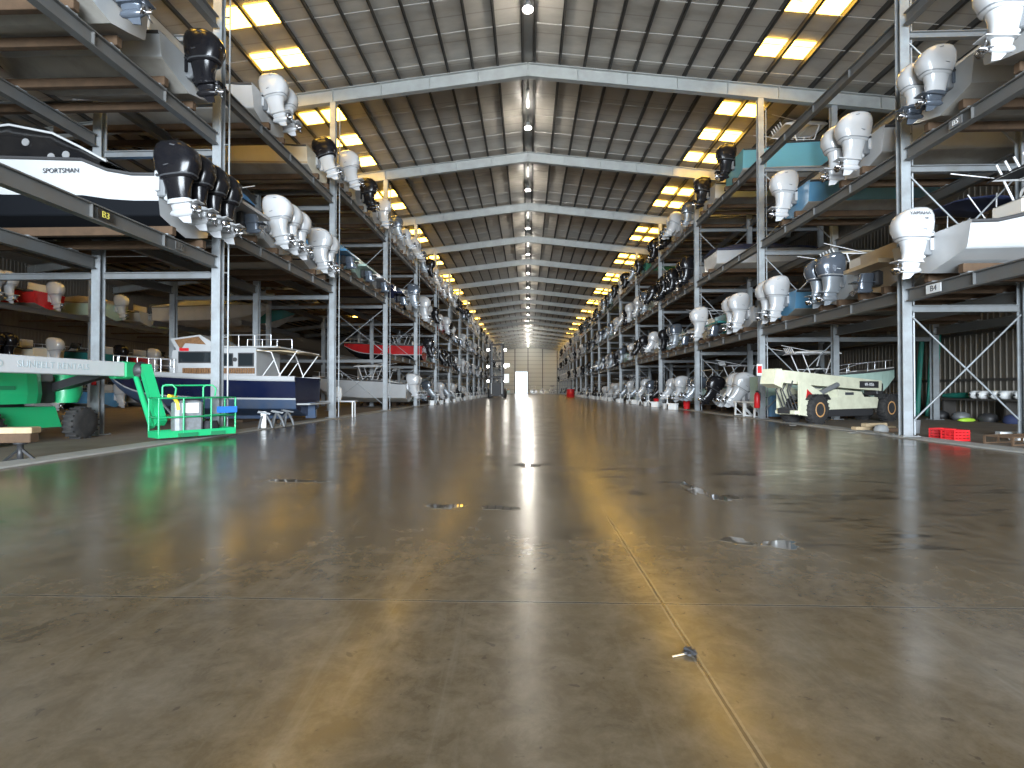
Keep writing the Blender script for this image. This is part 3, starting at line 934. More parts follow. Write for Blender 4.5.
# --- left, bay beside the camera
sp = dict(kind='cc', L=9.2, B=2.3, H=1.8, top='white_gel', bot='bottom_black', split=.36, eng='blackleg', n=4, tilt=6, es=1.05, dip=.20, roof=None, rails=False, gap=.60, ey=.86, x=-.05)
o = boat('left', 13.6, 5.5 + .14, 'white centre console with black lower hull and four black outboards', 'boats on the left racks', **sp)
sportsman = o
bunks('left', 13.6, 5.5, 'white boat with four black outboards', 8.2, .62)
S = Shape(9.2, 2.3, 1.8, .20)
text('SPORTSMAN', .17, 'lettering_dark', [c for c in TREE[o.name] if c.name.startswith('hull')][0], (2.5, S.w(.27) + .012, 1.42), (R(90), 0, R(180)), .004)
# black cabin tower with a curved white-edged roof on the same boat
mb = MB(); rg = []
for x, h, w in ((1.75, .1, .85), (2.4, .45, .9), (3.2, .85, .92), (4.4, 1.1, .92), (5.6, 1.05, .8), (6.4, .4, .5)):
    rg.append([(x, -w, 1.70), (x, -w * .95, 1.75 + h * .6), (x, -w * .7, 1.78 + h), (x, 0, 1.83 + h), (x, w * .7, 1.78 + h), (x, w * .95, 1.75 + h * .6), (x, w, 1.70)])
mb.loft(rg, 'black_gel', True, True, None, False)
cab = mb.build('cabin_shell', o); link_child(o, cab)
mb = MB()
for s in (-1, 1): mb.tube([(x, s * w * .72, 1.80 + h) for x, h, w in ((1.75, .1, .85), (2.4, .45, .9), (3.2, .85, .92), (4.4, 1.1, .92), (5.6, 1.05, .8))], .035, 'white_gel', 6)
mb.build('white_trim', cab)
mb = MB()
for x, zz in ((2.6, 1.95), (3.0, 1.9), (3.7, 2.3), (4.6, 2.05)):
    mb.lathe([(.10, 0), (.10, .02)], 'alu', 12, Matrix.Translation((x, .89, zz)) @ Matrix.Rotation(R(-90), 4, 'X'))
mb.build('speaker', cab)

put('left', 13.2, 9.3, 'grey-white hull with one big black outboard above the four-engine boat', 'grey-white hull with one black outboard', kind='bow', L=5.6, B=2.4, H=1.3, top='grey_gel', bot='bottom_white', eng='black', n=1, tilt=4, es=.95, dip=.25, x=-.4)
put('left', 10.6, 9.3, 'small grey hull with navy outboard nearest the camera on second rack', 'small grey hull with navy outboard', kind='cc', L=6.2, B=2.3, H=1.25, top='grey_gel', bot='bottom_white', eng='navy', n=1, tilt=4, es=.9, dip=.1, x=-.45)
# --- left, first full bay
put('left', 19.05, 6.5, 'white boat with three white outboards and a grey hardtop', 'white boat with three white outboards', kind='cc', L=8.4, B=2.4, H=1.45, top='white_gel', bot='bottom_white', stripe=None, eng='white', n=3, tilt=8, es=1.0, dip=.15, roof='ttop', roofc='canvas_grey')
put('left', 16.45, 6.5, 'boat under a blue cover just past the first left column, lowest rack', 'blue-covered boat', kind='wrap', L=6.6, B=2.1, H=1.35, top='white_gel', roofc='canvas_blue', eng=None, n=0)
put('left', 22.4, 6.5, 'white boat with navy stripe and twin white outboards on left lowest rack', 'navy-striped boat with twin outboards', kind='bow', L=7.8, B=2.6, H=1.4, top='white_gel', bot='bottom_white', stripe='navy_gel', eng='white', n=2, tilt=6, es=1.0, dip=.12)
put('left', 18.4, 10.9, 'white cabin boat with two white outboards high on the left rack', 'high white cabin boat', kind='cuddy', L=7.6, B=2.6, H=1.4, top='white_gel', bot='bottom_white', eng='white', n=2, tilt=12, es=.95, dip=.12)
put('left', 22.7, 10.9, 'cream boat with a black cowl on white leg, high on left rack', 'cream boat with black cowl', kind='cc', L=7.2, B=2.5, H=1.35, top='cream_gel', bot='bottom_white', stripe='tan_gel', eng='blackwhite', n=1, tilt=18, es=1.0, dip=.12)
# --- left, second bay
put('left', 25.7, 7.55, 'blue and red hulled runabout without an outboard on left rack', 'blue and red runabout', kind='bow', L=6.8, B=2.4, H=1.3, top='blue_gel', bot='red_gel', split=.25, stripe='white_gel', eng=None, n=0)
put('left', 28.8, 7.55, 'seafoam green runabout with a stern drive on left rack', 'seafoam runabout', kind='bow', L=6.8, B=2.4, H=1.3, top='seafoam_gel', bot='bottom_white', eng=None, n=0)
put('left', 31.9, 7.55, 'white runabout with black stripe and stern drive, second left bay', 'black-striped runabout', kind='cuddy', L=6.8, B=2.4, H=1.3, top='white_gel', stripe='black_gel', bot='bottom_white', eng=None, n=0)
put('left', 25.7, 11.7, 'white boat with one tilted white outboard high at second left column', 'white boat high at second column', kind='cc', L=7, B=2.5, H=1.35, eng='white', n=1, tilt=14, es=1.05, dip=.12)
put('left', 28.8, 11.7, 'grey hulled boat with a black outboard high in second left bay', 'high grey hull', kind='bow', L=6.8, B=2.4, H=1.3, top='grey_gel', eng='black', n=1, tilt=10, dip=.12)
put('left', 31.9, 11.7, 'white centre console with white outboard high in second left bay', 'high white console boat', kind='cc', L=7, B=2.5, H=1.35, eng='white', n=1, tilt=6, es=.95, dip=.12)
# --- left, third bay
put('left', 40.3, 7.55, 'white boat with a dark bottom under tan cover, third left bay', 'dark bottomed white boat', kind='wrap', L=8.0, B=2.6, H=1.6, top='white_gel', bot='bottom_black', split=.2, roofc='canvas_white', eng='grey', n=1, tilt=4)
put('left', 36.9, 7.55, 'navy hulled cabin boat with stern drive in third left bay', 'navy cabin boat', kind='cuddy', L=7, B=2.5, H=1.4, top='navy_gel', bot='bottom_white', eng=None, n=0)
boat('left', 40.6, .42, 'white centre console with white hardtop and twin white outboards on floor blocks', 'boats stored on the floor', kind='cc', L=8.0, B=2.6, H=1.75, top='white_gel', bot='bottom_white', eng='white', n=2, tilt=8, es=1.0, dip=.1, roof='ttop', roofc='canvas_white')
# --- left, fourth bay: the red hull
put('left', 46.6, 3.9, 'red hulled boat with white deck and black bottom on lowest rack', 'red hulled boat', kind='bow', L=7.6, B=2.5, H=1.5, top='red_gel', bot='bottom_black', split=.18, stripe='white_gel', eng='black', n=1, tilt=10)
put('left', 44.5 - .4, 7.55, 'white boat with white outboard sticking out above the red hull', 'white boat above red hull', kind='cc', L=7, B=2.4, H=1.35, eng='white', n=1, tilt=4, es=1.1, dip=.12)

# --- right, bay beside the camera
sp = dict(kind='cc', L=8.6, B=2.75, H=1.48, top='white_gel', bot='grey_gel', eng='white', n=1, tilt=3, es=.92, dip=.28, roof='ttop', roofc='canvas_black', rails=False, stripe='grey_gel')
o = boat('right', 13.55, 4.35 + .14, 'white centre console with one big white outboard by the first right column', 'boats on the right racks', x=-.55, **sp)
bunks('right', 13.55, 4.35, 'boat with one big white outboard', 8.2)
for c in TREE[o.name]:
    if c.name.startswith('outboard'):
        cw = [q for q in TREE[c.name] if q.name.startswith('cowl')][0]
        zt = Shape(8.6, 2.75, 1.48, .28).sh(0) - .12
        text('YAMAHA', .13, 'lettering_dark', cw, (-.46, -.352, zt + .60), (R(80), 0, 0), .003)
        text('V8', .08, 'lettering_dark', cw, (-.30, -.352, zt + .47), (R(86), 0, 0), .003)
mb = MB()
for yy in (-.55, .35):
    mb.lathe([(.10, -.28), (.20, -.20), (.22, .10), (.17, .14)], 'plastic_white', 16, Matrix.Translation((3.0, yy, 2.25)) @ Matrix.Rotation(R(-90), 4, 'Y'))
    mb.lathe([(.12, .141), (.12, .15)], 'machine_black', 3, Matrix.Translation((3.0, yy, 2.25)) @ Matrix.Rotation(R(-90), 4, 'Y'))
sb = mb.build('deck_speaker', o); link_child(o, sb)
put('right', 13.5, 8.5, 'white-grey boat with two white outboards on navy legs, second right rack', 'boat with navy engine legs', kind='bow', L=7.4, B=2.2, H=1.3, top='grey_gel', bot='bottom_white', eng='whitegrey', n=2, tilt=4, es=.82, dip=.2, x=-.25)
put('right', 10.95, 8.5, 'grey boat with large white outboard in the top right corner', 'boat in top right corner', kind='cc', L=7.4, B=2.2, H=1.3, top='grey_gel', bot='bottom_white', eng='white', n=1, tilt=2, es=.95, dip=.2, x=-.55)
# --- right, first full bay
put('right', 16.35, 4.35, 'beige hulled bowrider with a navy sun canopy on lowest right rack', 'beige hulled bowrider', kind='bow', L=7.4, B=2.0, H=1.5, top='tan_gel', bot='bottom_white', stripe='cream_gel', eng=None, n=0, roof='bimini', roofc='canvas_navy')
put('right', 18.6, 4.35, 'pale grey boat with twin grey outboards beside the beige bowrider', 'boat with twin grey outboards', kind='bow', L=7.2, B=2.2, H=1.3, top='grey_gel', bot='bottom_white', eng='grey', n=2, tilt=2, es=.92, dip=.12)
put('right', 22.5, 4.35, 'light blue boat with twin white outboards and tan hardtop', 'light blue boat with twin outboards', kind='cc', L=7.8, B=2.5, H=1.4, top='blue_gel', bot='bottom_white', eng='white', n=2, tilt=3, es=.98, dip=.18, roof='ttop', roofc='canvas_tan')
put('right', 17.3, 8.5, 'white boat with twin white outboards on the second right rack', 'twin-engined boat on second rack', kind='cc', L=7.8, B=2.6, H=1.4, top='white_gel', bot='bottom_white', stripe='grey_gel', eng='white', n=2, tilt=5, es=1.02, dip=.15)
put('right', 21.4, 8.5, 'blue boat with one white outboard hanging out at second right column', 'blue boat with one white outboard', kind='bow', L=7.2, B=2.4, H=1.35, top='blue_gel', bot='bottom_white', eng='white', n=1, tilt=5, es=1.05, dip=.1)
# --- right, second bay
put('right', 26.4, 4.35, 'white boat with twin white outboards, lowest rack behind second right column', 'twin-engined boat past second column', kind='cc', L=7.4, B=2.5, H=1.35, eng='white', n=2, tilt=4, es=1.0, dip=.15)
put('right', 29.4, 4.35, 'dark teal runabout with stern drive on the lowest right rack', 'dark teal runabout', kind='bow', L=6.8, B=2.4, H=1.3, top='teal_gel', bot='bottom_white', eng=None, n=0)
put('right', 31.9, 4.35, 'cream boat with one white outboard, lowest rack at third right column', 'cream boat at third column', kind='cuddy', L=7, B=2.3, H=1.35, top='cream_gel', bot='bottom_white', stripe='tan_gel', eng='white', n=1, tilt=3, es=1.05)
put('right', 31.2, 8.5, 'boat under a navy mooring cover on the second right rack', 'boat under navy cover', kind='wrap', L=6.6, B=2.4, H=1.2, top='white_gel', roofc='canvas_navy', eng=None, n=1)
put('right', 27.6, 12.5, 'cyan hulled boat with black outboard and white hardtop on top right rack', 'cyan hulled boat', kind='cc', L=8.6, B=2.6, H=1.7, top='cyan_gel', bot='bottom_white', split=.05, eng='black', n=1, tilt=6, es=1.0, roof='ttop', roofc='canvas_white', dip=.15)
put('right', 31.4, 12.5, 'grey boat with a black outboard on the top right rack', 'grey boat on top rack', kind='bow', L=6.4, B=2.4, H=1.25, top='grey_gel', bot='bottom_white', eng='black', n=1, tilt=8, es=1.0)
boat('right', 28.25, .35, 'white floor boat with two white outboards tilted far out over the kerb', 'boats stored on the floor', kind='bow', L=7.2, B=2.3, H=1.3, eng='white', n=2, tilt=32, es=1.1, dip=.15, x=.9)
boat('right', 31.2, .35, 'grey floor boat with a tilted black outboard beside third right column', 'boats stored on the floor', kind='cc', L=6.8, B=2.4, H=1.3, top='grey_gel', eng='black', n=1, tilt=30, es=1.0, dip=.15, x=.6)
boat('right', 25.9, .35, 'pale boat with white pipe hardtop behind the cream crane', 'boats stored on the floor', kind='cc', L=6.8, B=1.9, H=1.8, eng=None, n=1, x=.55, roof='ttop', roofc='canvas_white', top='seafoam_gel')
FLOORB = [(13.4, 25.9, 'pale boat with pipe hardtop'), (13.4, 28.25, 'boat with two far-tilted white outboards'), (13.1, 31.2, 'grey floor boat at third right column'), (-11.5, 40.6, 'white centre console on the floor')]

# --- the rest, bay after bay
KINDS = [
    dict(kind='cc', top='white_gel', eng='white', n=1, roof='ttop', roofc='canvas_white'),
    dict(kind='cc', top='white_gel', eng='white', n=2, roof='ttop', roofc='canvas_navy'),
    dict(kind='bow', top='white_gel', stripe='navy_gel', eng='grey', n=1),
    dict(kind='bow', top='blue_gel', eng='white', n=1, roof='bimini', roofc='canvas_tan'),
    dict(kind='cuddy', top='white_gel', eng=None, n=0, stripe='red_gel'),
    dict(kind='cc', top='grey_gel', eng='black', n=2),
    dict(kind='wrap', top='white_gel', roofc='canvas_grey', eng='black', n=1),
    dict(kind='cc', top='cream_gel', eng='white', n=1),
    dict(kind='bow', top='teal_gel', eng='black', n=1),
    dict(kind='wrap', top='seafoam_gel', roofc='canvas_tan', eng='white', n=1),
    dict(kind='cc', top='seafoam_gel', eng='grey', n=2, roof='ttop', roofc='canvas_black'),
    dict(kind='bow', top='red_gel', eng='white', n=1),
    dict(kind='cc', top='white_gel', eng='black', n=2),
    dict(kind='bow', top='grey_gel', eng='grey', n=1),
]
COLW = {'white_gel': 'white', 'blue_gel': 'blue', 'grey_gel': 'grey', 'cream_gel': 'cream', 'teal_gel': 'teal', 'seafoam_gel': 'seafoam', 'red_gel': 'red'}
KW = {'cc': 'console boat', 'bow': 'bowrider', 'cuddy': 'cabin boat', 'wrap': 'covered boat'}
TIER = ['floor', 'lowest rack', 'second rack', 'top rack']
POS = ['near', 'middle', 'far']
def generic(side, b, tier, pos):
    sg = SGN[side]; kd = dict(rnd.choice(KINDS))
    det = 1 if b <= 6 else 2
    y = frame_y[b] + (1.7, 4.55, 7.4)[pos]
    kd.update(L=6.8, B=2.4, H=1.35, det=det, dip=.12 if kd['kind'] != 'wrap' else 0)
    if tier == 0:
        kd['tilt'] = 34 if pos != 1 else 12; z = .35 if det < 2 else .03
    else:
        kd['tilt'] = rnd.choice((3, 3, 8, 15, 28)) if b <= 8 else 5; kd['es'] = rnd.choice((.88, 1.0)) if b <= 8 else 1.; z = levels(side, b)[tier - 1]
    e = '' if not kd['eng'] else f", {['', 'one', 'two'][kd['n']]} {kd['eng']} outboard{'s' if kd['n'] > 1 else ''}"
    w = f"{COLW[kd['top']]} {KW[kd['kind']]}"
    label = f"{w}{e}, {TIER[tier]}, {POS[pos]} berth of {NUM[b]} {side} bay"
    if tier == 0:
        boat(side, y, z, label, 'boats stored on the floor', x=.7, yaw=rnd.uniform(-3, 3), **kd)
        if det < 2: FLOORB.append((FRONT[side] + sg * 2.2, y, f"{w}, {POS[pos]} floor berth, {NUM[b]} {side} bay"))
    else:
        boat(side, y, z + (.165 if b <= 5 else .02), label, f'boats on the {side} racks', x=rnd.uniform(.0, .4), yaw=rnd.uniform(-2, 2), **kd)
        if b <= 5: bunks(side, y, z, f'{w}, {TIER[tier]}, {POS[pos]} berth, {NUM[b]} {side} bay', 6.8)

SKIP = {('left', 3): {1: (0, 1, 2), 2: (0, 1, 2), 0: (0, 1, 2)}, ('left', 4): {1: (0, 1), 2: (0,)}}
for b in range(3, NB + 1):
    for side in ('left', 'right'):
        for tier in range(4):
            for pos in range(3):
                if pos in SKIP.get((side, b), {}).get(tier, ()): continue
                if rnd.random() < (.05 if b < 8 else .08) and not (tier == 0): continue
                if b > 12 and pos == 1: continue
                generic(side, b, tier, pos)
# boats seen through the left rack: the row standing back to back and the row across the next aisle
def deep(x, y, z, flip, label, **kd):
    kd.update(det=1)
    boat('left', y, z, label, 'boats deep behind the left rack', x=(-KXL - x), flip=flip, **kd)
deep(-27.5, 40, 6.14, True, 'teal hulled boat behind the tug, seen through the rack', kind='bow', L=8.6, B=2.5, H=1.5, top='teal_gel', eng=None, n=1)
deep(-27.5, 36.8, 6.14, True, 'grey covered boat behind the tug, seen through the rack', kind='wrap', L=8.2, B=2.5, H=1.4, top='white_gel', roofc='canvas_grey', eng=None, n=1)
ROW = [('left', 20.5), ('left', 23.8), ('left', 29.5), ('left', 33), ('left', 38.5), ('left', 42), ('left', 47.5), ('left', 51)]
WH = ['first', 'second', 'third', 'fourth', 'fifth', 'sixth', 'seventh', 'eighth']
for i, (s_, y) in enumerate(ROW):
    for li, z in enumerate((3.05, 6.85, .03)):
        kd = dict(rnd.choice(KINDS)); kd['roof'] = None; kd.update(L=6.8, B=2.4, H=1.35, dip=.12 if kd['kind'] != 'wrap' else 0, tilt=5)
        deep(-32.6, y, z, False, f"{COLW[kd['top']]} {KW[kd['kind']]} across the next aisle, {WH[i]} berth, {['lower rack', 'upper rack', 'floor'][li]}", **kd)
for j, y in enumerate((18.6, 27.2, 35.8, 44.4, 53)):
    upright(-32.2, y, roof_z(32.2) - .92, f'{WH[j]} steel column of the far rack across the next aisle', 'columns across the next aisle')
for li, z in enumerate((2.96, 6.76)):
    for j in range(4):
        mb = MB(); y = (18.6, 27.2, 35.8, 44.4)[j]; mb.ibeam((-32.2, y + .2, z - .18), (-32.2, y + 8.4, z - .18), .2, .36, 'steel_dark')
        mb.box((-36, y + 2.0, z + .02), (7.4, .2, .12), 'timber'); mb.box((-36, y + 5.2, z + .02), (7.4, .2, .12), 'timber')
        tag(mb.build('rack_rail'), f'{["lower", "upper"][li]} rack rail across the next aisle after its {WH[j]} column', 'rack rail', 'rack rails across the next aisle', 'thing')

for li, x in enumerate((-19.6, -25.8)):
    mb = MB(); mb.ibeam((x, 33.6, 6.02), (x, 42.2, 6.02), .2, .36, 'steel_dark')
    tag(mb.build('rack_rail'), ['rack rail under the bow of the teal hulled boat', 'rack rail under the stern of the teal hulled boat'][li], 'rack rail', None, 'thing')
for x, y, w in FLOORB:
    sg = 1 if x > 0 else -1
    for j, dx in enumerate((0, 2.6)):
        o = MB().box((0, 0, .17), (.35, .9, .34), 'timber', bev=.012).build('support_block')
        o.location = (x + sg * dx, y, 0); tag(o, f'{["aft", "forward"][j]} timber block under {w}', 'timber block', 'blocks under floor boats')

# ------------------------------------------------------------------ the navy tug yacht
def tug():
    r = empty('tug_yacht', (-9.75, 21.9, .25), PI, 'navy hulled tug yacht with white cabin and wood slat panels on the floor', 'boat')
    S = Shape(9.0, 2.75, 1.75)
    hull_mb(S, 'navy_gel', 'bottom_blue', 'white_gel', 17, .30, 'white_gel').build('hull', r)
    deck_mb(S, 'deck', .62, .60).build('deck', r)
    sh = MB()
    for s in (-1, 1):
        ts = [i / 14 for i in range(15)]
        rg = []
        for t in ts:
            w, z, x = S.w(t) + .012, S.sh(t), S.L * t
            rg.append([(x, s * w, z - .17), (x, s * (w + .035), z - .12), (x, s * (w + .03), z + .04), (x, s * (w - .08), z + .05), (x, s * (w - .10), z - .17)])
        sh.loft(rg, 'white_gel', False)
    sh.build('bulwark_cap', r)
    c = MB(); zb = 1.62
    c.prism([(1.8, zb), (5.6, zb), (5.45, 2.85), (5.05, 2.92), (4.9, 3.15), (1.8, 2.95)], -1.0, 1.0, 'white_gel')
    c.prism([(3.6, 2.9), (5.3, 2.84), (5.6, 3.35), (4.3, 3.52), (3.6, 3.1)], -.95, .95, 'white_gel')
    c.box((2.3, 0, 2.98), (2.9, 2.2, .07), 'white_gel', bev=.02)
    cab = c.build('cabin', r)
    for s in (-1, 1):
        for x0, x1, z0, z1 in ((3.7, 5.2, 2.30, 2.80), (2.8, 3.3, 2.16, 2.72), (1.9, 2.6, 2.14, 2.74)):
            MB().box(((x0 + x1) / 2, s * 1.0, (z0 + z1) / 2), (x1 - x0, .03, z1 - z0), 'rub_rail', bev=.01).box(((x0 + x1) / 2, s * 1.012, (z0 + z1) / 2), (x1 - x0 - .1, .03, z1 - z0 - .1), 'glass_dark').build('cabin_window', cab)
        mb = MB()
        for i in range(30): mb.box((1.9 + i * .105, s * 1.03, 1.97), (.08, .03, .24), 'wood_panel')
        mb.build('slat_panel', cab)
        MB().prism([(3.9, 2.96), (5.15, 2.92), (5.4, 3.3), (4.35, 3.44)], s * .955 - .015, s * .955 + .015, 'wood_panel').build('upper_panel', cab)
        MB().box((4.95, s * .98, 2.88), (.45, .05, .16), 'red_plastic', bev=.03).build('life_jacket', cab)
        MB().lathe([(.09, 0), (.09, .03)], 'rub_rail', 14, Matrix.Translation((2.72, s * 1.0, 2.45)) @ Matrix.Rotation(R(-90 * s), 4, 'X')).build('porthole', cab)
    rl = MB()
    for s in (-1, 1):
        pts = [(5.2 + i * .6, s * max(S.w((5.2 + i * .6) / 9) - .12, .03), S.sh((5.2 + i * .6) / 9) + .62) for i in range(7)]
        rl.tube(pts, .022, 'alu', 6); rl.tube([(x, y, z - .3) for x, y, z in pts], .014, 'alu', 6)
        for x, y, z in pts: rl.tube([(x, y, z - .62), (x, y, z)], .018, 'alu', 6)
        for x in (1.2, 1.9, 2.6, 3.3): rl.tube([(x, s * .95, 3.0), (x, s * .95, 3.5)], .02, 'alu', 6)
        rl.tube([(1.2, s * .95, 3.5), (3.3, s * .95, 3.5)], .02, 'alu', 6)
    rl.build('guard_rail', r)
    cf = MB()
    for s in (-1, 1):
        cf.tube([(.7, s * 1.1, 1.7), (1.1, s * 1.1, 2.75), (1.7, s * 1.1, 2.85)], .025, 'pipe_white', 6)
        cf.tube([(.8, s * 1.1, 1.7), (.0, s * 1.1, 2.80)], .025, 'pipe_white', 6)
        cf.tube([(1.5, s * 1.1, 1.7), (1.0, s * 1.1, 2.4)], .022, 'pipe_white', 6)
    cf.tube([(.0, -1.1, 2.8), (.0, 1.1, 2.8)], .025, 'pipe_white', 6)
    cv = MB(); cv.loft([[(x, s, z - .06 * s * s) for s in (-1.15, -.5, 0, .5, 1.15)] + [(x, s, z - .03 - .06 * s * s) for s in (1.15, .5, 0, -.5, -1.15)] for x, z in ((-.1, 2.8), (.7, 2.90), (1.75, 2.9))], 'canvas_tan')
    k = cv.build('cockpit_canopy', r); cf.build('canopy_frame', k)
    pt = MB(); pt.box((-.28, 0, .55), (.6, 2.2, .07), 'white_gel', bev=.02); pt.build('swim_platform', r)
    kl = MB(); kl.prism([(.5, .1), (5.2, .1), (4.6, -.12), (.9, -.12)], -.06, .06, 'bottom_blue'); kl.build('keel', r)
    mb = MB(); mb.prism([(-.35, -.1), (.1, -.1), (.05, .6), (-.3, .6)], -.03, .03, 'bottom_blue'); mb.build('rudder', r)
    return r
tug()
for i, (x, y) in enumerate(((-10.6, 21.9), (-13.4 + 1.0, 21.9), (-15.0, 21.9))):
    mb = MB(); mb.box((0, 0, .06), (.3, 1.6, .12), 'timber', bev=.01)
    o = mb.build('keel_block'); o.location = (x, y, .0)
    tag(o, f'{["aftmost", "middle", "foremost"][i]} timber block under the navy tug yacht', 'timber block', 'keel blocks under the tug')

# ------------------------------------------------------------------ green boom lift with its work basket
def boom_lift():
    r = empty('boom_lift', (-13.9, 12.4, 0), 0, 'green boom lift with a long white boom and open green work basket', 'boom lift')
    X, Y = -13.9, 12.4
    def B(*a, **k): return MB().box(*a, **k)
    for sx in (-1, 1):
        for sy in (-1.0, 1.65):
            mb = MB(); M = Matrix.Translation((sx * .98, sy, .45)) @ Matrix.Rotation(R(90), 4, 'Y')
            mb.lathe([(.22, -.17), (.40, -.17), (.45, -.12), (.45, .12), (.40, .17), (.22, .17)], 'rubber', 28, M)
            for k in range(18):
                a = 2 * PI * k / 18
                mb.box((math.cos(a) * .445, math.sin(a) * .445, 0), (.05, .06, .32), 'rubber', M)
            w = mb.build('wheel', r)
            MB().lathe([(.05, -.16), (.21, -.15), (.23, -.13), (.23, .13), (.21, .15), (.05, .16)], 'lift_green_dark', 20, M).build('hub', w)
    ch = MB(); ch.prism([(-2.0, .42), (1.15, .38), (.95, .95), (-2.0, .98)], -.9, .95, 'lift_green', Matrix.Rotation(R(90), 4, 'Z') @ Matrix.Identity(4))
    ch.build('chassis', r)
    tr = MB(); tr.lathe([(.7, .95), (.7, 1.05)], 'machine_black', 24); tr.build('slew_ring', r)
    tb = MB(); tb.loft([rrect(.55, -.75, .72, 1.15, 1.05, 20, 5), rrect(.55, -.75, .75, 1.18, 1.3, 20, 5), rrect(.55, -.75, .72, 1.15, 1.85, 20, 5), rrect(.5, -.75, .60, 1.0, 1.97, 20, 5)], 'lift_green', False)
    hood = tb.build('engine_hood', r)
    MB().box((1.29, -.75, 1.45), (.02, .5, .10), 'lift_green_dark').build('hood_decal', hood)
    mb = MB(); mb.box((.55, .62, 1.42), (.9, .50, .75), 'machine_black', bev=.04); mb.build('turntable', r)
    mb = MB(); mb.box((.78, .42, 1.75), (.7, .5, .26), 'machine_grey', bev=.03); mb.build('decal_panel', r)
    cw = MB(); cw.loft([rrect(.35, 1.2, .85, .34, 1.05, 20, 3), rrect(.35, 1.25, .9, .40, 1.3, 20, 3), rrect(.35, 1.25, .9, .42, 1.6, 20, 3), rrect(.35, 1.2, .8, .30, 1.9, 20, 3)], 'lift_green')
    cw.build('counterweight', r)
    # main boom, runs along the aisle beside the turret
    bx = -11.5 - X
    bm = MB(); bm.box((bx, -.85, 1.98), (.34, 4.3, .40), 'boom_white', bev=.02)
    bo = bm.build('main_boom', r)
    text('SUNBELT RENTALS', .215, 'lettering_grey', bo, (bx + .172, -.75, 1.98), (R(90), 0, R(90)), .002)
    mb = MB(); mb.lathe([(.085, 0), (.085, .004)], 'lettering_grey', 20, Matrix.Translation((bx + .172, -2.05, 1.98)) @ Matrix.Rotation(R(90), 4, 'Y')); mb.lathe([(.055, 0), (.055, .006)], 'boom_white', 16, Matrix.Translation((bx + .172, -2.05, 1.98)) @ Matrix.Rotation(R(90), 4, 'Y'))
    mb.build('emblem', bo)
    mb = MB(); mb.bar((.9, .9, 1.45), (bx - .1, .9, 1.85), .3, .22, 'machine_black'); mb.bar((.55, -2.0, 1.75), (bx, -2.0, 1.9), .3, .2, 'machine_grey'); mb.build('boom_support', r)
    mb = MB(); mb.box((bx, 1.52, 1.97), (.40, .46, .46), 'lift_green', bev=.04); mb.box((bx, 1.35, 1.78), (.2, .6, .14), 'lift_green', bev=.03); mb.build('boom_head', r)
    # folding jib: two parallel arms down to the basket
    J0 = Vector((-11.22 - X, 14.15 - Y, 2.02)); J1 = Vector((-10.35 - X, 13.5 - Y, .36))
    mb = MB(); mb.lathe([(.20, -.16), (.24, -.10), (.24, .10), (.20, .16)], 'machine_black', 18, Matrix.Translation(J0 + Vector((-.05, .03, -.05))) @ Matrix.Rotation(R(70), 4, 'Y')); mb.bar(J0 + Vector((-.25, -.02, .0)), J0 + Vector((.1, 0, -.1)), .3, .3, 'machine_black'); mb.build('jib_pivot', r)
    mb = MB(); mb.bar(J0 + Vector((.12, 0, .06)), J1 + Vector((.22, 0, .12)), .24, .24, 'lift_green'); mb.build('jib_arm', r)
    mb = MB(); mb.tube([J0 + Vector((-.12, -.05, -.20)), J1 + Vector((.0, -.05, .02))], .075, 'lift_green', 10); mb.build('jib_link', r)
    # basket
    a = math.atan2(1.6, 1.0)
    M = Matrix.Translation((-9.80 - X, 12.98 - Y, 0)) @ Matrix.Rotation(a, 4, 'Z')
    L, W = 2.0, .62
    bk = MB(); bk.box((L / 2, W / 2, .17), (L, W, .05), 'lift_green', M)
    for y in (0, W): bk.box((L / 2, y, .20), (L, .04, .18), 'lift_green', M)
    for x in (0, L): bk.box((x, W / 2, .20), (.04, W, .18), 'lift_green', M)
    bk.box((L * .35, -.03, .17), (.5, .03, .1), 'lift_green_dark', M); bk.box((L * .75, -.03, .17), (.4, .03, .1), 'lift_green_dark', M)
    base = bk.build('basket_floor', r)
    rl = MB(); rt = 1.18; q = .024
    for z in (rt, .66):
        rl.tube([(0, 0, z), (L, 0, z), (L, W, z), (0, W, z), (0, 0, z)], q, 'lift_green', 8, M)
    for x, y in ((0, 0), (0, W), (L, 0), (L, W), (L * .34, W), (L * .70, W), (L * .30, 0), (L * .66, 0)): rl.tube([(x, y, .2), (x, y, rt)], q, 'lift_green', 8, M)
    for x in (L * .10, L * .62):   # hooped guard over the console
        rl.tube([(x, W * .5, rt - .02), (x, W * .5, rt + .30), (x + .06, W * .45, rt + .36), (x + .20, W * .3, rt + .36), (x + .26, W * .2, rt + .26), (x + .22, W * .15, rt + .05)], q, 'lift_green', 8, M)
    rl.tube([(L * .10, W * .5, rt + .34), (L * .66, W * .5, rt + .36)], q, 'lift_green', 8, M)
    rl.build('basket_rail', r)
    mb = MB(); mb.box((L * .40, W * .42, .66), (.72, .40, .92), 'silver_case', M, .08); mb.box((L * .40, W * .42 - .205, .90), (.42, .02, .28), 'tag_white', M); mb.box((L * .40, W * .42, 1.16), (.66, .36, .10), 'machine_black', M, .03); mb.build('control_console', r)
    mb = MB(); mb.loft([rrect(L * .72, W * .5, hx, hy, z, 14, 2.3) for hx, hy, z in ((.20, .14, .20), (.24, .18, .34), (.18, .12, .50))], 'canvas_black', True, True, M); mb.build('tool_bag', r)
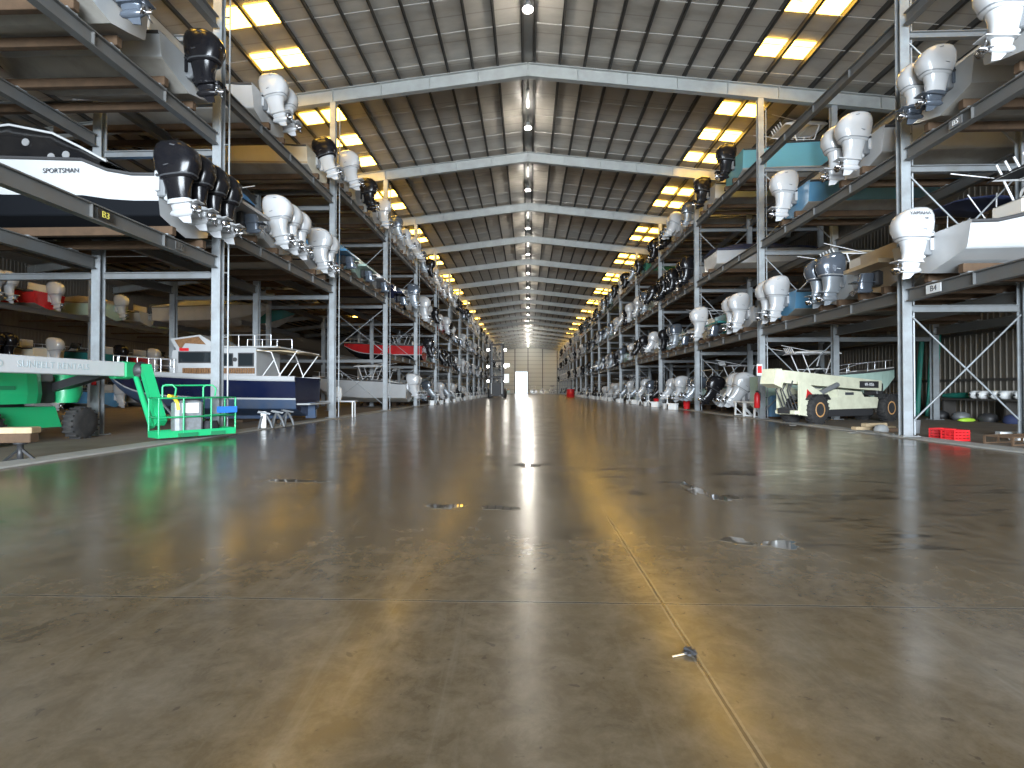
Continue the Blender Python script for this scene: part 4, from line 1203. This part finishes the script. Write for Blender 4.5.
    mb = MB(); mb.tube([(.30, .10, 1.22), (.42, .14, 1.18), (.50, .12, 1.05), (.52, .10, .85)], .05, 'yellow_paint', 8, M); mb.tube([(.28, .14, 1.24), (.5, .2, 1.2)], .05, 'yellow_paint', 8, M); mb.build('safety_harness', r)
    mb = MB(); mb.prism([(L - .48, .74), (L - .02, .74), (L - .02, .92), (L - .48, .92)], -.14, .10, 'blue_plastic', M); mb.build('tool_tray', r)
    return r
boom_lift()

# ------------------------------------------------------------------ cream carry-deck crane
def crane():
    a = math.atan2(2.6, 5.0)
    r = empty('mobile_crane', (11.65, 20.6, 0), a, 'cream rough-terrain crane with orange wheel hubs and long flat boom', 'crane')
    r.scale = (.82, .82, .82)
    WB = 6.1; rw = .74
    for x in (0, WB):
        for y in (0, 1.3):
            mb = MB(); M = Matrix.Translation((x, y, rw)) @ Matrix.Rotation(R(90), 4, 'X')
            mb.lathe([(.36, -.20), (.58, -.22), (rw - .03, -.17), (rw, -.08), (rw, .08), (rw - .03, .17), (.58, .22), (.36, .20)], 'rubber', 32, M)
            for k in range(22):
                t = 2 * PI * k / 22
                for s in (-1, 1): mb.bar((math.cos(t) * (rw + .005), math.sin(t) * (rw + .005), 0), (math.cos(t + .12 * s) * (rw - .03), math.sin(t + .12 * s) * (rw - .03), s * .19), .06, .07, 'rubber', M, up=(math.cos(t), math.sin(t), 0))
            w = mb.build('wheel', r)
            mb = MB(); mb.lathe([(.06, -.16), (.20, -.14), (.30, -.20), (.37, -.21), (.37, .21), (.30, .20), (.20, .14), (.06, .16)], 'rim_orange', 24, M)
            mb.lathe([(.12, -.19), (.12, .19)], 'machine_black', 14, M); mb.build('hub', w)
    f = MB()
    f.prism([(.75, .72), (5.2, .74), (5.35, 1.30), (4.95, 1.34), (.9, 1.34)], .05, 1.25, 'crane_cream')
    f.box((3.0, .66, .55), (4.2, .9, .4), 'machine_black')
    f.prism([(-1.5, .55), (-.75, .42), (-.75, .9), (-1.5, .8)], .35, 1.0, 'machine_black')
    body = f.build('chassis', r)
    p = MB(); p.prism([(-1.25, .50), (-.55, .42), (-.45, 1.0), (.55, 1.40), (.45, 1.56), (-.75, 2.08), (-1.25, 2.12)], .0, .10, 'crane_cream'); p.prism([(-1.25, .50), (-.55, .42), (-.45, 1.0), (.55, 1.40), (.45, 1.56), (-.75, 2.08), (-1.25, 2.12)], 1.15, 1.25, 'crane_cream')
    p.build('front_frame', r)
    MB().prism([(-.8, 1.25), (-.2, 1.42), (-.7, 1.75)], -.012, .0, 'red_gel').build('reflector', r)
    h = MB(); h.prism([(.45, 1.34), (1.5, 1.34), (1.5, 1.78), (.75, 1.78)], .3, 1.0, 'crane_cream'); h.prism([(1.75, 1.34), (4.0, 1.34), (3.75, 1.62), (1.75, 1.74)], .02, .9, 'crane_cream')
    h.box((2.7, .01, 1.52), (.7, .02, .14), 'lettering_dark'); h.build('engine_cover', r)
    bm = MB(); bm.prism([(-2.1, 2.05), (5.9, 1.66), (5.95, 2.22), (-2.1, 2.66)], .2, .85, 'crane_cream')
    bm.prism([(-2.7, 2.1), (-2.1, 2.08), (-2.1, 2.58), (-2.7, 2.53)], .26, .79, 'crane_cream')
    bm.prism([(-2.9, 2.0), (-2.3, 1.8), (-2.2, 2.1), (-2.3, 2.72), (-2.7, 2.72)], .16, .9, 'crane_cream')
    bo = bm.build('boom', r)
    pl = MB().box((4.75, .19, 2.0), (1.7, .03, .36), 'machine_black').build('name_plate', bo)
    text('VR-1056', .24, 'lettering_white', pl, (4.75, .17, 2.0), (R(90), 0, 0), .003)
    cy = MB(); cy.tube([(-.3, .14, 1.3), (1.9, .14, 1.98)], .13, 'machine_grey', 12); cy.tube([(-.3, .95, 1.3), (1.9, .95, 1.98)], .13, 'machine_grey', 12); cy.build('lift_cylinder', r)
    hs = MB()
    for i in range(5):
        y = .3 + i * .3
        hs.tube([(-1.5 + .05 * i, y * .6, 2.15), (-1.75 + .1 * (i % 2), y * .6, 1.7), (-1.3, y * .6 + .1, 1.2), (-1.2, y * .6, .75)], .035, 'machine_black', 6)
    hs.build('hydraulic_hoses', r)
    mb = MB(); mb.box((-1.35, .62, .62), (.25, 1.1, .2), 'crane_cream', bev=.03); mb.build('bumper', r)
    mb = MB(); mb.box((5.9, .6, 1.75), (.6, .7, .7), 'machine_black', bev=.05); mb.build('boom_pivot', r)
    fn = MB()
    for x in (0, WB): fn.prism([(x - .85, 1.25), (x - .6, 1.5), (x + .6, 1.5), (x + .85, 1.25), (x + .8, 1.22), (x + .57, 1.46), (x - .57, 1.46), (x - .8, 1.22)], -.2, .3, 'machine_black')
    fn.build('fender', r)
    return r
crane()

# ------------------------------------------------------------------ marina forklift far down the aisle
def forklift():
    r = empty('marina_forklift', (-5.6, 90, 0), 0, 'tall dark marina forklift with lamps on its raised mast, far down the aisle', 'forklift')
    for s in (-1, 1):
        for y, rr in ((0.2, .75), (3.6, .6)):
            M = Matrix.Translation((s * 1.35, y, rr)) @ Matrix.Rotation(R(90), 4, 'Y')
            w = MB().lathe([(rr * .5, -.25), (rr * .9, -.27), (rr, -.15), (rr, .15), (rr * .9, .27), (rr * .5, .25)], 'rubber', 24, M).build('wheel', r)
            MB().lathe([(.1, -.22), (rr * .5, -.24), (rr * .5, .24), (.1, .22)], 'yellow_paint', 16, M).build('hub', w)
    b = MB(); b.prism([(0.2, .5), (4.6, .6), (4.7, 1.9), (3.2, 2.0), (0.2, 1.6)], -1.0, 1.0, 'machine_black', Matrix.Rotation(R(90), 4, 'Z')); b.build('body', r)
    c = MB()
    for x in (-.75, .75):
        for y in (.9, 2.5): c.bar((x, y, 1.7), (x * .9, y, 3.5), .1, .1, 'machine_black')
    c.box((0, 1.7, 3.55), (1.7, 2.0, .12), 'machine_black', bev=.03); c.build('cab_guard', r)
    m = MB()
    for s in (-1, 1):
        m.ibeam((s * 1.15, -.35, .1), (s * 1.15, -.35, 9.7), .34, .34, 'machine_black', up=(0, 1, 0)); m.ibeam((s * .85, -.35, .3), (s * .85, -.35, 9.9), .2, .2, 'machine_grey', up=(0, 1, 0))
    for z in (1.2, 3.8, 6.6, 9.5): m.box((0, -.35, z), (2.6, .25, .28), 'machine_black')
    m.build('mast', r)
    fk = MB(); fk.box((0, -.65, 1.5), (2.5, .12, 2.4), 'machine_black')
    for s in (-1, 1): fk.box((s * .7, -1.9, .45), (.22, 2.6, .1), 'machine_grey'); fk.box((s * .95, -.73, 1.7), (.16, .04, 2.0), 'tag_white')
    fk.build('fork_carriage', r)
    for z in (3.0, 5.6, 8.6):
        for s in (-1, 1):
            M = Matrix.Translation((s * 1.55, -.55, z)) @ Matrix.Rotation(R(90), 4, 'X')
            q = MB().lathe([(.10, -.25), (.24, -.10), (.26, .0)], 'machine_black', 14, M).build('work_lamp', r)
            MB().lathe([(.23, .002), (.18, .03)], 'lamp_lit', 14, M).build('lens', q)
MATS['lamp_lit'] = None
m = bpy.data.materials.new('lit_lamp'); m.use_nodes = True; bs = m.node_tree.nodes['Principled BSDF']
bs.inputs['Emission Color'].default_value = (1, .97, .88, 1); bs.inputs['Emission Strength'].default_value = 14; MATS['lamp_lit'] = m
m = bpy.data.materials.new('sunlit_pane'); m.use_nodes = True; bs = m.node_tree.nodes['Principled BSDF']
bs.inputs['Emission Color'].default_value = (.85, .95, 1, 1); bs.inputs['Emission Strength'].default_value = .6; MATS['bright_pane'] = m
forklift()

# ------------------------------------------------------------------ ridge lamps
for k in range(1, len(frame_y) - 1):
    y = frame_y[k] + 4.8
    r = empty('high_bay_lamp', (0, y, roof_z(0) - .12), 0, f'round ridge lamp hanging in roof bay {["", "one", "two", "three", "four", "five", "six", "seven", "eight", "nine", "ten", "eleven", "twelve", "thirteen", "fourteen", "fifteen", "sixteen", "seventeen", "eighteen", "nineteen"][k]} counted from the camera', 'lamp', 'ridge lamps')
    MB().tube([(0, 0, 0), (0, 0, -.42)], .02, 'steel_dark', 6).build('stem', r)
    MB().lathe([(.05, -.40), (.10, -.42), (.13, -.55), (.24, -.72), (.245, -.74), (.12, -.60)], 'alu', 18).build('reflector', r)
    MB().lathe([(.02, -.60), (.20, -.72), (.19, -.76), (.05, -.80)], 'lamp_lit', 18).build('bulb', r)
    if 2 <= k < 10:
        t = empty('tube_light', (0, y - 1.9, roof_z(0) - .12), 0, f'long white tube fitting on the ridge before the {NUM[k]} ridge lamp', 'lamp', 'ridge tube fittings')
        MB().box((0, 0, -.12), (.14, 1.7, .08), 'alu', bev=.02).build('housing', t)
        MB().tube([(0, -.8, -.18), (0, .8, -.18)], .03, 'plastic_white', 8).build('tube', t)
    if LAMP_W > 0:
        ld = bpy.data.lights.new('ridge_lamp', 'POINT'); ld.energy = LAMP_W * (1 if k < 12 else 5); ld.color = (1, .93, .82); ld.shadow_soft_size = .3
        lo = bpy.data.objects.new('ridge_lamp', ld); C.objects.link(lo); lo.location = (0, y, roof_z(0) - 1.0)

# ------------------------------------------------------------------ loose things along the kerbs
def put_mesh(mb, name, loc, rz, label, cat, group=None, kind='thing'):
    o = mb.build(name); o.location = loc; o.rotation_euler = (0, 0, rz); return tag(o, label, cat, group, kind)
# timber on a jack stand at the left edge
r = empty('jack_stand', (-10.05, 9.6, .0), .2, 'steel jack stand carrying two timber blocks at the left kerb', 'jack stand')
MB().lathe([(.17, 0), (.17, .03), (.05, .05), (.05, .32), (.11, .33), (.11, .36)], 'machine_black', 16).build('stand_body', r)
mb = MB()
for k in range(3): mb.bar((0, 0, .25), (math.cos(2.1 * k) * .26, math.sin(2.1 * k) * .26, .01), .04, .04, 'machine_black')
mb.build('tripod_leg', r)
put_mesh(MB().box((0, 0, .09), (.6, .22, .18), 'timber', bev=.012), 'timber_block', (-10.1, 9.6, .362), .15, 'darker lower timber block on the jack stand at the left kerb', 'timber block')
put_mesh(MB().box((0, 0, .06), (.62, .28, .12), 'timber_pale', bev=.012), 'timber_block', (-10.1, 9.6, .544), .25, 'pale upper timber block on the jack stand at the left kerb', 'timber block')
# grey boat stands beside the tug
for i, (x, y) in enumerate(((-9.45, 17.6), (-9.35, 18.3), (-9.3, 19.0))):
    r = empty('boat_stand', (x, y, .04), .4 + i * .2, ['grey boat stand with white post at the kerb by the tug', 'grey curved boat stand in the middle of three by the tug', 'grey curved boat stand farthest of three by the tug'][i], 'boat stand')
    mb = MB(); mb.tube([(0, 0, .5), (.10, .02, .42), (.22, .03, .2), (.28, .03, .0)], .045, 'machine_grey', 8); mb.tube([(0, 0, .5), (-.08, .14, .3), (-.16, .22, .0)], .04, 'machine_grey', 8); mb.tube([(0, 0, .5), (-.08, -.14, .3), (-.14, -.22, .0)], .04, 'machine_grey', 8); mb.build('leg_frame', r)
    if i == 0: MB().box((0, 0, .30), (.18, .16, .6), 'plastic_white', bev=.02).build('post', r)
    MB().prism([(-.2, .55), (.2, .48), (.24, .53), (-.16, .62)], -.1, .1, 'machine_grey').build('pad', r)
# work bench
r = empty('work_bench', (-9.95, 25.4, 0), .05, 'long low white work bench on the left kerb beyond the tug', 'bench')
MB().box((0, 0, .82), (2.3, .6, .07), 'white_gel', bev=.015).build('bench_top', r)
for x in (-1, 1):
    for y in (-.22, .22): MB().box((x, y, .40), (.06, .06, .79), 'alu').build('leg', r)
r = empty('bucket', (-9.7, 24.6, .04), 0, 'cream plastic bucket on the ground beside the white work bench', 'bucket')
MB().lathe([(.13, 0), (.17, .36), (.165, .36), (.125, .02)], 'cream_gel', 18).build('pail', r)
MB().tube([(math.cos(a) * .17, 0.0 + .02, .34 + math.sin(a) * .16) for a in [PI * k / 8 for k in range(9)]], .008, 'alu', 6).build('handle', r)
put_mesh(MB().lathe([(.14, 0), (.20, .30), (.17, .62), (.06, .72)], 'plastic_white', 16), 'plastic_jug', (-9.75, 25.4, .857), 0, 'white plastic jug standing on the white work bench', 'jug')
# right kerb
for i in range(2):
    r = empty('crate', (11.78 + .04 * i, 14.2 + i * .46, .0), .12, ['red plastic crate nearest the first right column', 'second red plastic crate behind the nearer one'][i], 'crate')
    mb = MB(); w, d, h = .44, .38, .30
    mb.box((0, 0, .02), (w, d, .03), 'red_plastic')
    for z in (.04, .12, .20, .28):
        for s in (-1, 1):
            mb.box((0, s * d / 2, z), (w, .02, .055), 'red_plastic'); mb.box((s * w / 2, 0, z), (.02, d, .055), 'red_plastic')
    for k in range(5):
        for s in (-1, 1): mb.box((-w / 2 + k * w / 4, s * d / 2, h / 2), (.03, .024, h), 'red_plastic')
    for k in range(4):
        for s in (-1, 1): mb.box((s * w / 2, -d / 2 + k * d / 3, h / 2), (.024, .03, h), 'red_plastic')
    mb.build('lattice_body', r)
for i, (x, y, rz, L, w, h, z) in enumerate(((11.95, 17.7, .2, 1.6, .22, .14, .0), (12.35, 17.25, -.5, 1.2, .3, .12, .0), (11.9, 17.6, .35, 1.0, .2, .12, .145), (12.5, 18.3, .9, 1.5, .25, .1, .0))):
    put_mesh(MB().box((0, 0, h / 2), (L, w, h), ['timber_pale', 'timber', 'timber_pale', 'concrete_grey'][i], bev=.012), 'timber_plank', (x, y, z), rz,
             ['longest pale plank lying in front of the cream crane', 'dark plank askew in front of the cream crane', 'short pale plank on top of another before the crane', 'grey plank closest to the crane wheels'][i], 'plank')
put_mesh(MB().lathe([(.15, 0), (.18, .42), (.19, .43), (.16, .41), (.13, .03)], 'machine_grey', 18), 'metal_pail', (12.55, 16.7, 0), 0, 'grey metal pail beside the planks near the first right column', 'pail')
put_mesh(MB().loft([rrect(0, 0, hx, hy, z, 14, 2.4) for hx, hy, z in ((.22, .17, 0), (.25, .19, .08), (.2, .15, .2), (.08, .06, .25))], 'canvas_grey'), 'sandbag', (11.75, 17.05, 0), .4, 'grey sack slumped beside the planks', 'sack')
for i, (x, y) in enumerate(((10.55, 16.6), (10.45, 20.1), (10.9, 15.7))):
    put_mesh(MB().add([(-.16, -.1, .003), (.12, -.13, .012), (.17, .06, .004), (.02, .14, .016), (-.14, .09, .004), (-.16, -.1, .0), (.12, -.13, .009), (.17, .06, .001), (.02, .14, .013), (-.14, .09, .001)], [(0, 1, 2, 3, 4), (9, 8, 7, 6, 5)], 'tag_white'), 'paper_scrap', (x, y, .002 if i < 2 else .042), i,
             ['crumpled white scrap on the floor right of the crane front', 'crumpled white scrap on the floor below the crane bumper', 'white scrap nearest the first right column'][i], 'litter')
r = empty('covered_pallet', (12.25, 24.62, 0), .0, 'low pallet load under a blue tarpaulin behind the second right column', 'pallet load')
MB().box((0, 0, .06), (1.3, .5, .12), 'timber', bev=.01).build('pallet', r)
MB().loft([rrect(0, 0, hx, hy, z, 18, 4) for hx, hy, z in ((.66, .26, .121), (.65, .26, .5), (.62, .24, 1.0), (.5, .18, 1.12), (.2, .08, 1.17))], 'tarp_blue').build('tarpaulin', r)
# fire extinguisher on the second right column
r = empty('fire_extinguisher', (10.80, 23.95, .55), 0, 'red fire extinguisher hanging on the second right column', 'fire extinguisher')
MB().lathe([(.10, 0), (.13, .03), (.13, .60), (.09, .70), (.04, .74)], 'red_plastic', 18).build('cylinder', r)
mb = MB(); mb.box((0, 0, .78), (.10, .06, .08), 'machine_black'); mb.tube([(.03, 0, .8), (.16, 0, .72), (.15, 0, .35)], .016, 'machine_black', 6); mb.build('valve_hose', r)
r = empty('sign_plate', (10.96, 24.03, 2.35), 0, 'small red and white plate on the second right column', 'sign')
MB().box((0, 0, 0), (.26, .012, .55), 'tag_white').build('plate', r); MB().box((0, -.008, .02), (.2, .006, .34), 'red_plastic').build('red_field', r)
# white trestles by the tilted engines
for i, (x, y) in enumerate(((11.15, 25.6), (11.3, 27.0))):
    r = empty('trestle', (x, y, .04), .1, ['white metal trestle nearer the second right column', 'white metal trestle under the tilted outboards'][i], 'trestle')
    MB().box((0, 0, .74), (.12, 1.2, .08), 'plastic_white').build('top_bar', r)
    for y2 in (-.5, .5): MB().bar((0, y2, .72), (-.02, y2, .0), .08, .08, 'plastic_white').bar((0, y2, .05), (.45, y2, .02), .07, .05, 'plastic_white').bar((.38, y2, .05), (0, y2, .42), .05, .05, 'plastic_white').build('leg', r)
for i, (x, y) in enumerate(((11.35, 36.2), (10.95, 43.0))):
    put_mesh(MB().lathe([(.20, 0), (.26, .62), (.27, .63), (.23, .60), (.18, .03)], 'red_plastic', 16), 'red_bucket', (x, y, .04), 0, ['red tub on the right kerb between third and fourth columns', 'red tub on the right kerb just past the fourth column'][i], 'bucket')
put_mesh(MB().lathe([(.75, 0), (.78, .05), (.75, .7), (.8, .75), (.75, .8), (.75, 1.5), (.78, 1.55), (.70, 1.58)], 'red_plastic', 22), 'oil_drum', (8.3, 98, 0), 0, 'round red tank far down the right edge of the aisle', 'drum')
# the back of the nearest right bay
for i, (y, dx, h, w) in enumerate(((28.9, .0, 4.2, .22), (27.75, -.1, 4.4, .30), (27.2, .05, 4.3, .22), (26.7, -.05, 4.5, .28))):
    mb = MB(); rg = []
    for k in range(8):
        t = k / 7; rg.append([(21.55 + dx - .3 * (1 - t) + .05 * math.sin(4 * a + k), y + (w * (.55 - .3 * t)) * math.cos(a), .02 + h * t) if False else
                              (21.45 + dx - .35 * (1 - t) + (.10 + .03 * math.sin(3 * a + k)) * math.sin(a), y + w * (.6 - .28 * t) * math.cos(a) * (1 + .12 * math.sin(5 * a)), .02 + h * t) for a in [2 * PI * q / 14 for q in range(14)]])
    mb.loft(rg, 'tarp_green'); o = put_mesh(mb, 'furled_tarp', (0, 0, 0), 0, f'{["farthest", "third", "second", "nearest"][i]} furled green tarp of four standing against the brown side wall', 'tarp')
r = empty('storage_shelf', (21.1, 22.6, 0), 0, 'long dark shelf along the brown side wall', 'shelf')
MB().box((0, 0, .95), (.9, 7.0, .08), 'girt').build('shelf_board', r)
for y in (-3.3, 0, 3.3): MB().box((.1, y, .46), (.6, .10, .90), 'girt').build('support', r)
for i in range(7):
    y = 20.9 + i * .42 + (.25 if i > 2 else 0) + (.2 if i > 4 else 0)
    r = empty('boat_fender', (20.95, y, .99 + .19), 0, f'white boat fender on the dark wall shelf, {NUM[7 - i]} of seven from its far end', 'fender', 'fenders on the wall shelf')
    MB().lathe([(.05, -.45), (.15, -.40), (.19, -.30), (.19, .25), (.15, .35), (.05, .40)], 'plastic_white', 16, None, 'x').build('fender_body', r)
    MB().lathe([(.04, -.50), (.04, -.44)], 'machine_black', 8, None, 'x').build('eyelet', r)
put_mesh(MB().tube([(0, -.9, .14), (0, -.4, .15), (.03, .3, .14), (0, .9, .13)], [.10, .14, .14, .09], 'tarp_green', 12), 'rolled_tarp', (20.95, 25.0, .992), 0, 'green tarp rolled up on the dark wall shelf', 'tarp')
put_mesh(MB().loft([rrect(0, 0, hx, hy, z, 14, 2.3) for hx, hy, z in ((.3, .15, 0), (.42, .2, .05), (.36, .15, .12), (.15, .08, .16))], 'hi_vis'), 'sack', (19.5, 22.9, 0), .2, 'bright yellow-green sack on the floor before the wall shelf', 'sack')
for i, (x, y, rz, L, w, h, m) in enumerate(((14.4, 12.6, 1.35, 2.4, .22, .1, 'timber'), (14.5, 14.2, 1.5, 2.2, .3, .16, 'tag_white'), (15.6, 15.6, 1.35, 2.4, .25, .12, 'tag_white'))):
    put_mesh(MB().box((0, 0, h / 2), (w, L, h), m, bev=.012), 'floor_board', (x, y, 0), rz, ['brown board on the floor right of the red crates', 'nearer white board on the floor of the empty right bay', 'farther white board on the floor of the empty right bay'][i], 'board')
r = empty('rusty_frame', (12.6, 13.3, 0), .3, 'low rusty metal frame on the floor right of the red crates', 'frame')
mb = MB()
for y in (-.3, .3): mb.bar((-.7, y, .22), (.7, y, .22), .04, .04, 'timber'); mb.bar((-.7, y, .03), (.7, y, .03), .04, .04, 'timber')
for x in (-.7, -.2, .3, .7):
    mb.bar((x, -.3, .22), (x, .3, .22), .04, .04, 'timber')
    for y in (-.3, .3): mb.bar((x, y, .0), (x, y, .22), .04, .04, 'timber')
mb.build('bars', r)
for i in range(5):
    put_mesh(MB().loft([rrect(0, 0, hx, hy, z, 14, 2.3) for hx, hy, z in ((.3, .3, 0), (.36, .34, .12), (.3, .28, .3), (.1, .1, .38))], ['machine_black', 'canvas_navy', 'machine_black', 'machine_grey', 'machine_black'][i]), 'equipment_bag', (20.25 - .1 * (i % 2), 20.2 + i * 1.25, 0), i, f'dark bundle on the floor under the wall shelf, {NUM[i + 1]} from its near end', 'bundle', 'bundles under the wall shelf')
# long red-tagged gear behind the lift: skid and board
put_mesh(MB().bar((0, 0, 0), (-1.9, .3, 1.9), .05, .05, 'machine_grey'), 'leaning_pole', (-10.9, 15.7, .02), 0, 'thin grey pole leaning behind the green boom lift', 'pole')

# everyday clutter along both kerbs, farther down the aisle
def clutter(kind):
    if kind == 0:
        mb = MB().box((0, 0, .20), (.62, .38, .38), 'plastic_white', bev=.04); mb.box((0, 0, .43), (.66, .42, .08), 'plastic_white', bev=.02); return mb, 'cooler_box', 'white lidded cooler box', 'cooler'
    if kind == 1:
        return MB().lathe([(.24, 0), (.27, .03), (.27, .30), (.285, .32), (.27, .34), (.27, .60), (.285, .62), (.27, .64), (.26, .90), (.20, .92)], 'blue_plastic', 18), 'barrel', 'blue plastic barrel', 'barrel'
    if kind == 2:
        mb = MB().tube([(0, 0, .45), (0, 0, .95)], .035, 'plastic_white', 8); mb.box((0, 0, .97), (.3, .3, .05), 'plastic_white', bev=.01)
        for q in range(4): mb.bar((0, 0, .55), (.35 * math.cos(q * PI / 2 + .6), .35 * math.sin(q * PI / 2 + .6), .02), .05, .05, 'plastic_white')
        return mb, 'jack_stand', 'white four-legged jack stand', 'jack stand'
    if kind == 3:
        mb = MB().box((0, 0, .42), (.9, .55, .06), 'machine_grey'); mb.box((0, 0, .62), (.8, .45, .34), 'canvas_grey', bev=.06)
        for a in (-.35, .35):
            for b in (-.2, .2): mb.box((a, b, .2), (.05, .05, .4), 'machine_grey')
        return mb, 'tool_cart', 'grey cart with a load', 'cart'
    if kind == 4:
        return MB().lathe([(.16, 0), (.20, .38), (.21, .39), (.18, .36), (.14, .02)], 'plastic_white', 16), 'bucket', 'white open bucket', 'bucket'
    mb = MB().box((0, 0, .06), (1.1, .9, .12), 'timber', bev=.01); mb.box((0, 0, .40), (.95, .75, .56), 'tarp_blue', bev=.06); return mb, 'pallet_load', 'blue wrapped load on a pallet', 'pallet load'
CL = {}
for side, x0, y0_, n, st in (('right', 10.45, 34.2, 40, 2.05), ('left', -8.9, 44.6, 26, 2.6)):
    seen = {}
    for i in range(n):
        k = (0, 2, 4, 0, 2, 4, 2)[i % 7]; y = y0_ + i * st + rnd.uniform(-.2, .2)
        if min(abs(y - fy) for fy in frame_y) < .8: y += 1.3
        seen[k] = seen.get(k, 0) + 1
        mb, nm, w, cat = clutter(k)
        if k in CL: o = CL[k].copy(); C.objects.link(o)
        else: o = CL[k] = mb.build(nm)
        o.location = (x0 + rnd.uniform(-.15, .25) * SGN[side] - SGN[side] * .25, y, 0); o.rotation_euler = (0, 0, rnd.uniform(0, 3))
        tag(o, f'{w} at the {side} kerb, the {NUM[seen[k]]} such down the aisle', cat, f'clutter along the {side} kerb')
# boats parked across the far end
for i, x in enumerate((2.0, 5.2, 8.4, -7.5)):
    kd = dict(KINDS[(0, 7, 1, 9)[i]]); kd.update(L=6.8, B=2.4, H=1.35, det=2, dip=.12 if kd['kind'] != 'wrap' else 0, tilt=30)
    o = boat('right', YEND - 10, .03, f'{COLW[kd["top"]]} {KW[kd["kind"]]} parked across the far end of the aisle, {["just right of the doorway", "second right of the doorway", "third right of the doorway", "left of the doorway"][i]}', 'boats at the end wall', **kd)
    o.location = (x, YEND - 10, .03); o.rotation_euler = (0, 0, R(90))

# small trash on the floor joint, and puddles
mb = MB()
for i in range(6):
    a = i * 1.1; mb.bar((-.03 * math.cos(a), -.03 * math.sin(a), .008 + .004 * i), (.035 * math.cos(a), .035 * math.sin(a), .012 + .003 * (i % 3)), .014, .012, 'machine_black')
mb.bar((-.10, -.03, .006), (.02, .01, .010), .008, .006, 'timber_pale')
put_mesh(mb, 'twig_clump', (.855, 2.69, 0), 0, 'small dark twig clump caught on the floor joint near the camera', 'litter')
def blob(n, rx, ry, seed):
    q = random.Random(seed); pts = []; ph = [q.uniform(0, 6.28) for _ in range(4)]
    for k in range(n):
        a = 2 * PI * k / n; r_ = 1 + .25 * math.sin(2 * a + ph[0]) + .18 * math.sin(3 * a + ph[1]) + .12 * math.sin(5 * a + ph[2]) + .08 * math.sin(9 * a + ph[3])
        pts.append((rx * r_ * math.cos(a), ry * r_ * math.sin(a)))
    return pts
m = bpy.data.materials.new('water'); m.use_nodes = True; bs = m.node_tree.nodes['Principled BSDF']
bs.inputs['Base Color'].default_value = (.10, .088, .07, 1); bs.inputs['Roughness'].default_value = .03; bs.inputs['Specular IOR Level'].default_value = .9; MATS['water'] = m
for i, (x, y, rx, ry) in enumerate(((2.32, 7.2, .10, .55), (2.55, 6.6, .17, .22), (1.93, 4.72, .13, .11), (2.28, 4.62, .19, .10), (-.02, 9.3, .2, .3), (-1.0, 6.0, .18, .14), (-.35, 5.95, .2, .12), (-3.6, 7.6, .5, .10))):
    pts = blob(40, rx, ry, i + 3); n = len(pts)
    mb = MB(); mb.add([(a, b, .003) for a, b in pts] + [(a * 1.03, b * 1.03, .0005) for a, b in pts], [tuple(range(n))] + [(n + k, n + (k + 1) % n, (k + 1) % n, k) for k in range(n)], 'water', False)
    put_mesh(mb, 'puddle', (x, y, 0), 0, ['long narrow puddle on the floor toward the right kerb', 'puddle at the near end of the long narrow one', 'smaller left puddle of the near pair right of the joint', 'larger right puddle of the near pair right of the joint', 'small puddle on the aisle centre line farthest out', 'orange-lit small puddle left of the centre line', 'dark damp patch just left of the floor joint', 'thin wet streak on the left part of the floor'][i], 'puddle', None, 'stuff')

bake_text()
for i, (x, z, w_, h_) in enumerate(((-8.0, 10.4, 2.2, 1.0), (-8.2, 5.6, 2.6, 3.2))):
    mb = MB(); mb.box((0, 0, 0), (w_ + .2, .06, h_ + .2), 'steel'); mb.box((0, -.04, 0), (w_, .04, h_), 'lamp_lit' if i == 0 else 'bright_pane')
    o = mb.build(f'window_{i + 1}'); o.location = (x, YEND + .02, z); tag(o, ['small bright window high left of the far doorway', 'pale bright window left of the far doorway'][i], 'window', None, 'structure')
# ------------------------------------------------------------------ light
w = bpy.data.worlds.new('sky'); sc.world = w; w.use_nodes = True
bg = w.node_tree.nodes['Background']; bg.inputs['Color'].default_value = (.80, .90, 1, 1); bg.inputs['Strength'].default_value = WORLD_S
ld = bpy.data.lights.new('entrance_daylight', 'AREA'); ld.shape = 'RECTANGLE'; ld.size = 40; ld.size_y = 13.0; ld.energy = ENTR_W; ld.color = (.82, .91, 1.0)
lo = bpy.data.objects.new('entrance_daylight', ld); C.objects.link(lo); lo.location = (.75, YF - 28, 7.0); lo.rotation_euler = (R(90), 0, 0)
ld = bpy.data.lights.new('doorway_daylight', 'AREA'); ld.shape = 'RECTANGLE'; ld.size = 4.4; ld.size_y = 7.6; ld.energy = DOOR_W; ld.color = (.9, .95, 1.0)
lo = bpy.data.objects.new('doorway_daylight', ld); C.objects.link(lo); lo.location = ((DX0 + DX1) / 2, YEND + 1.2, 4.1); lo.rotation_euler = (R(-90), 0, 0)
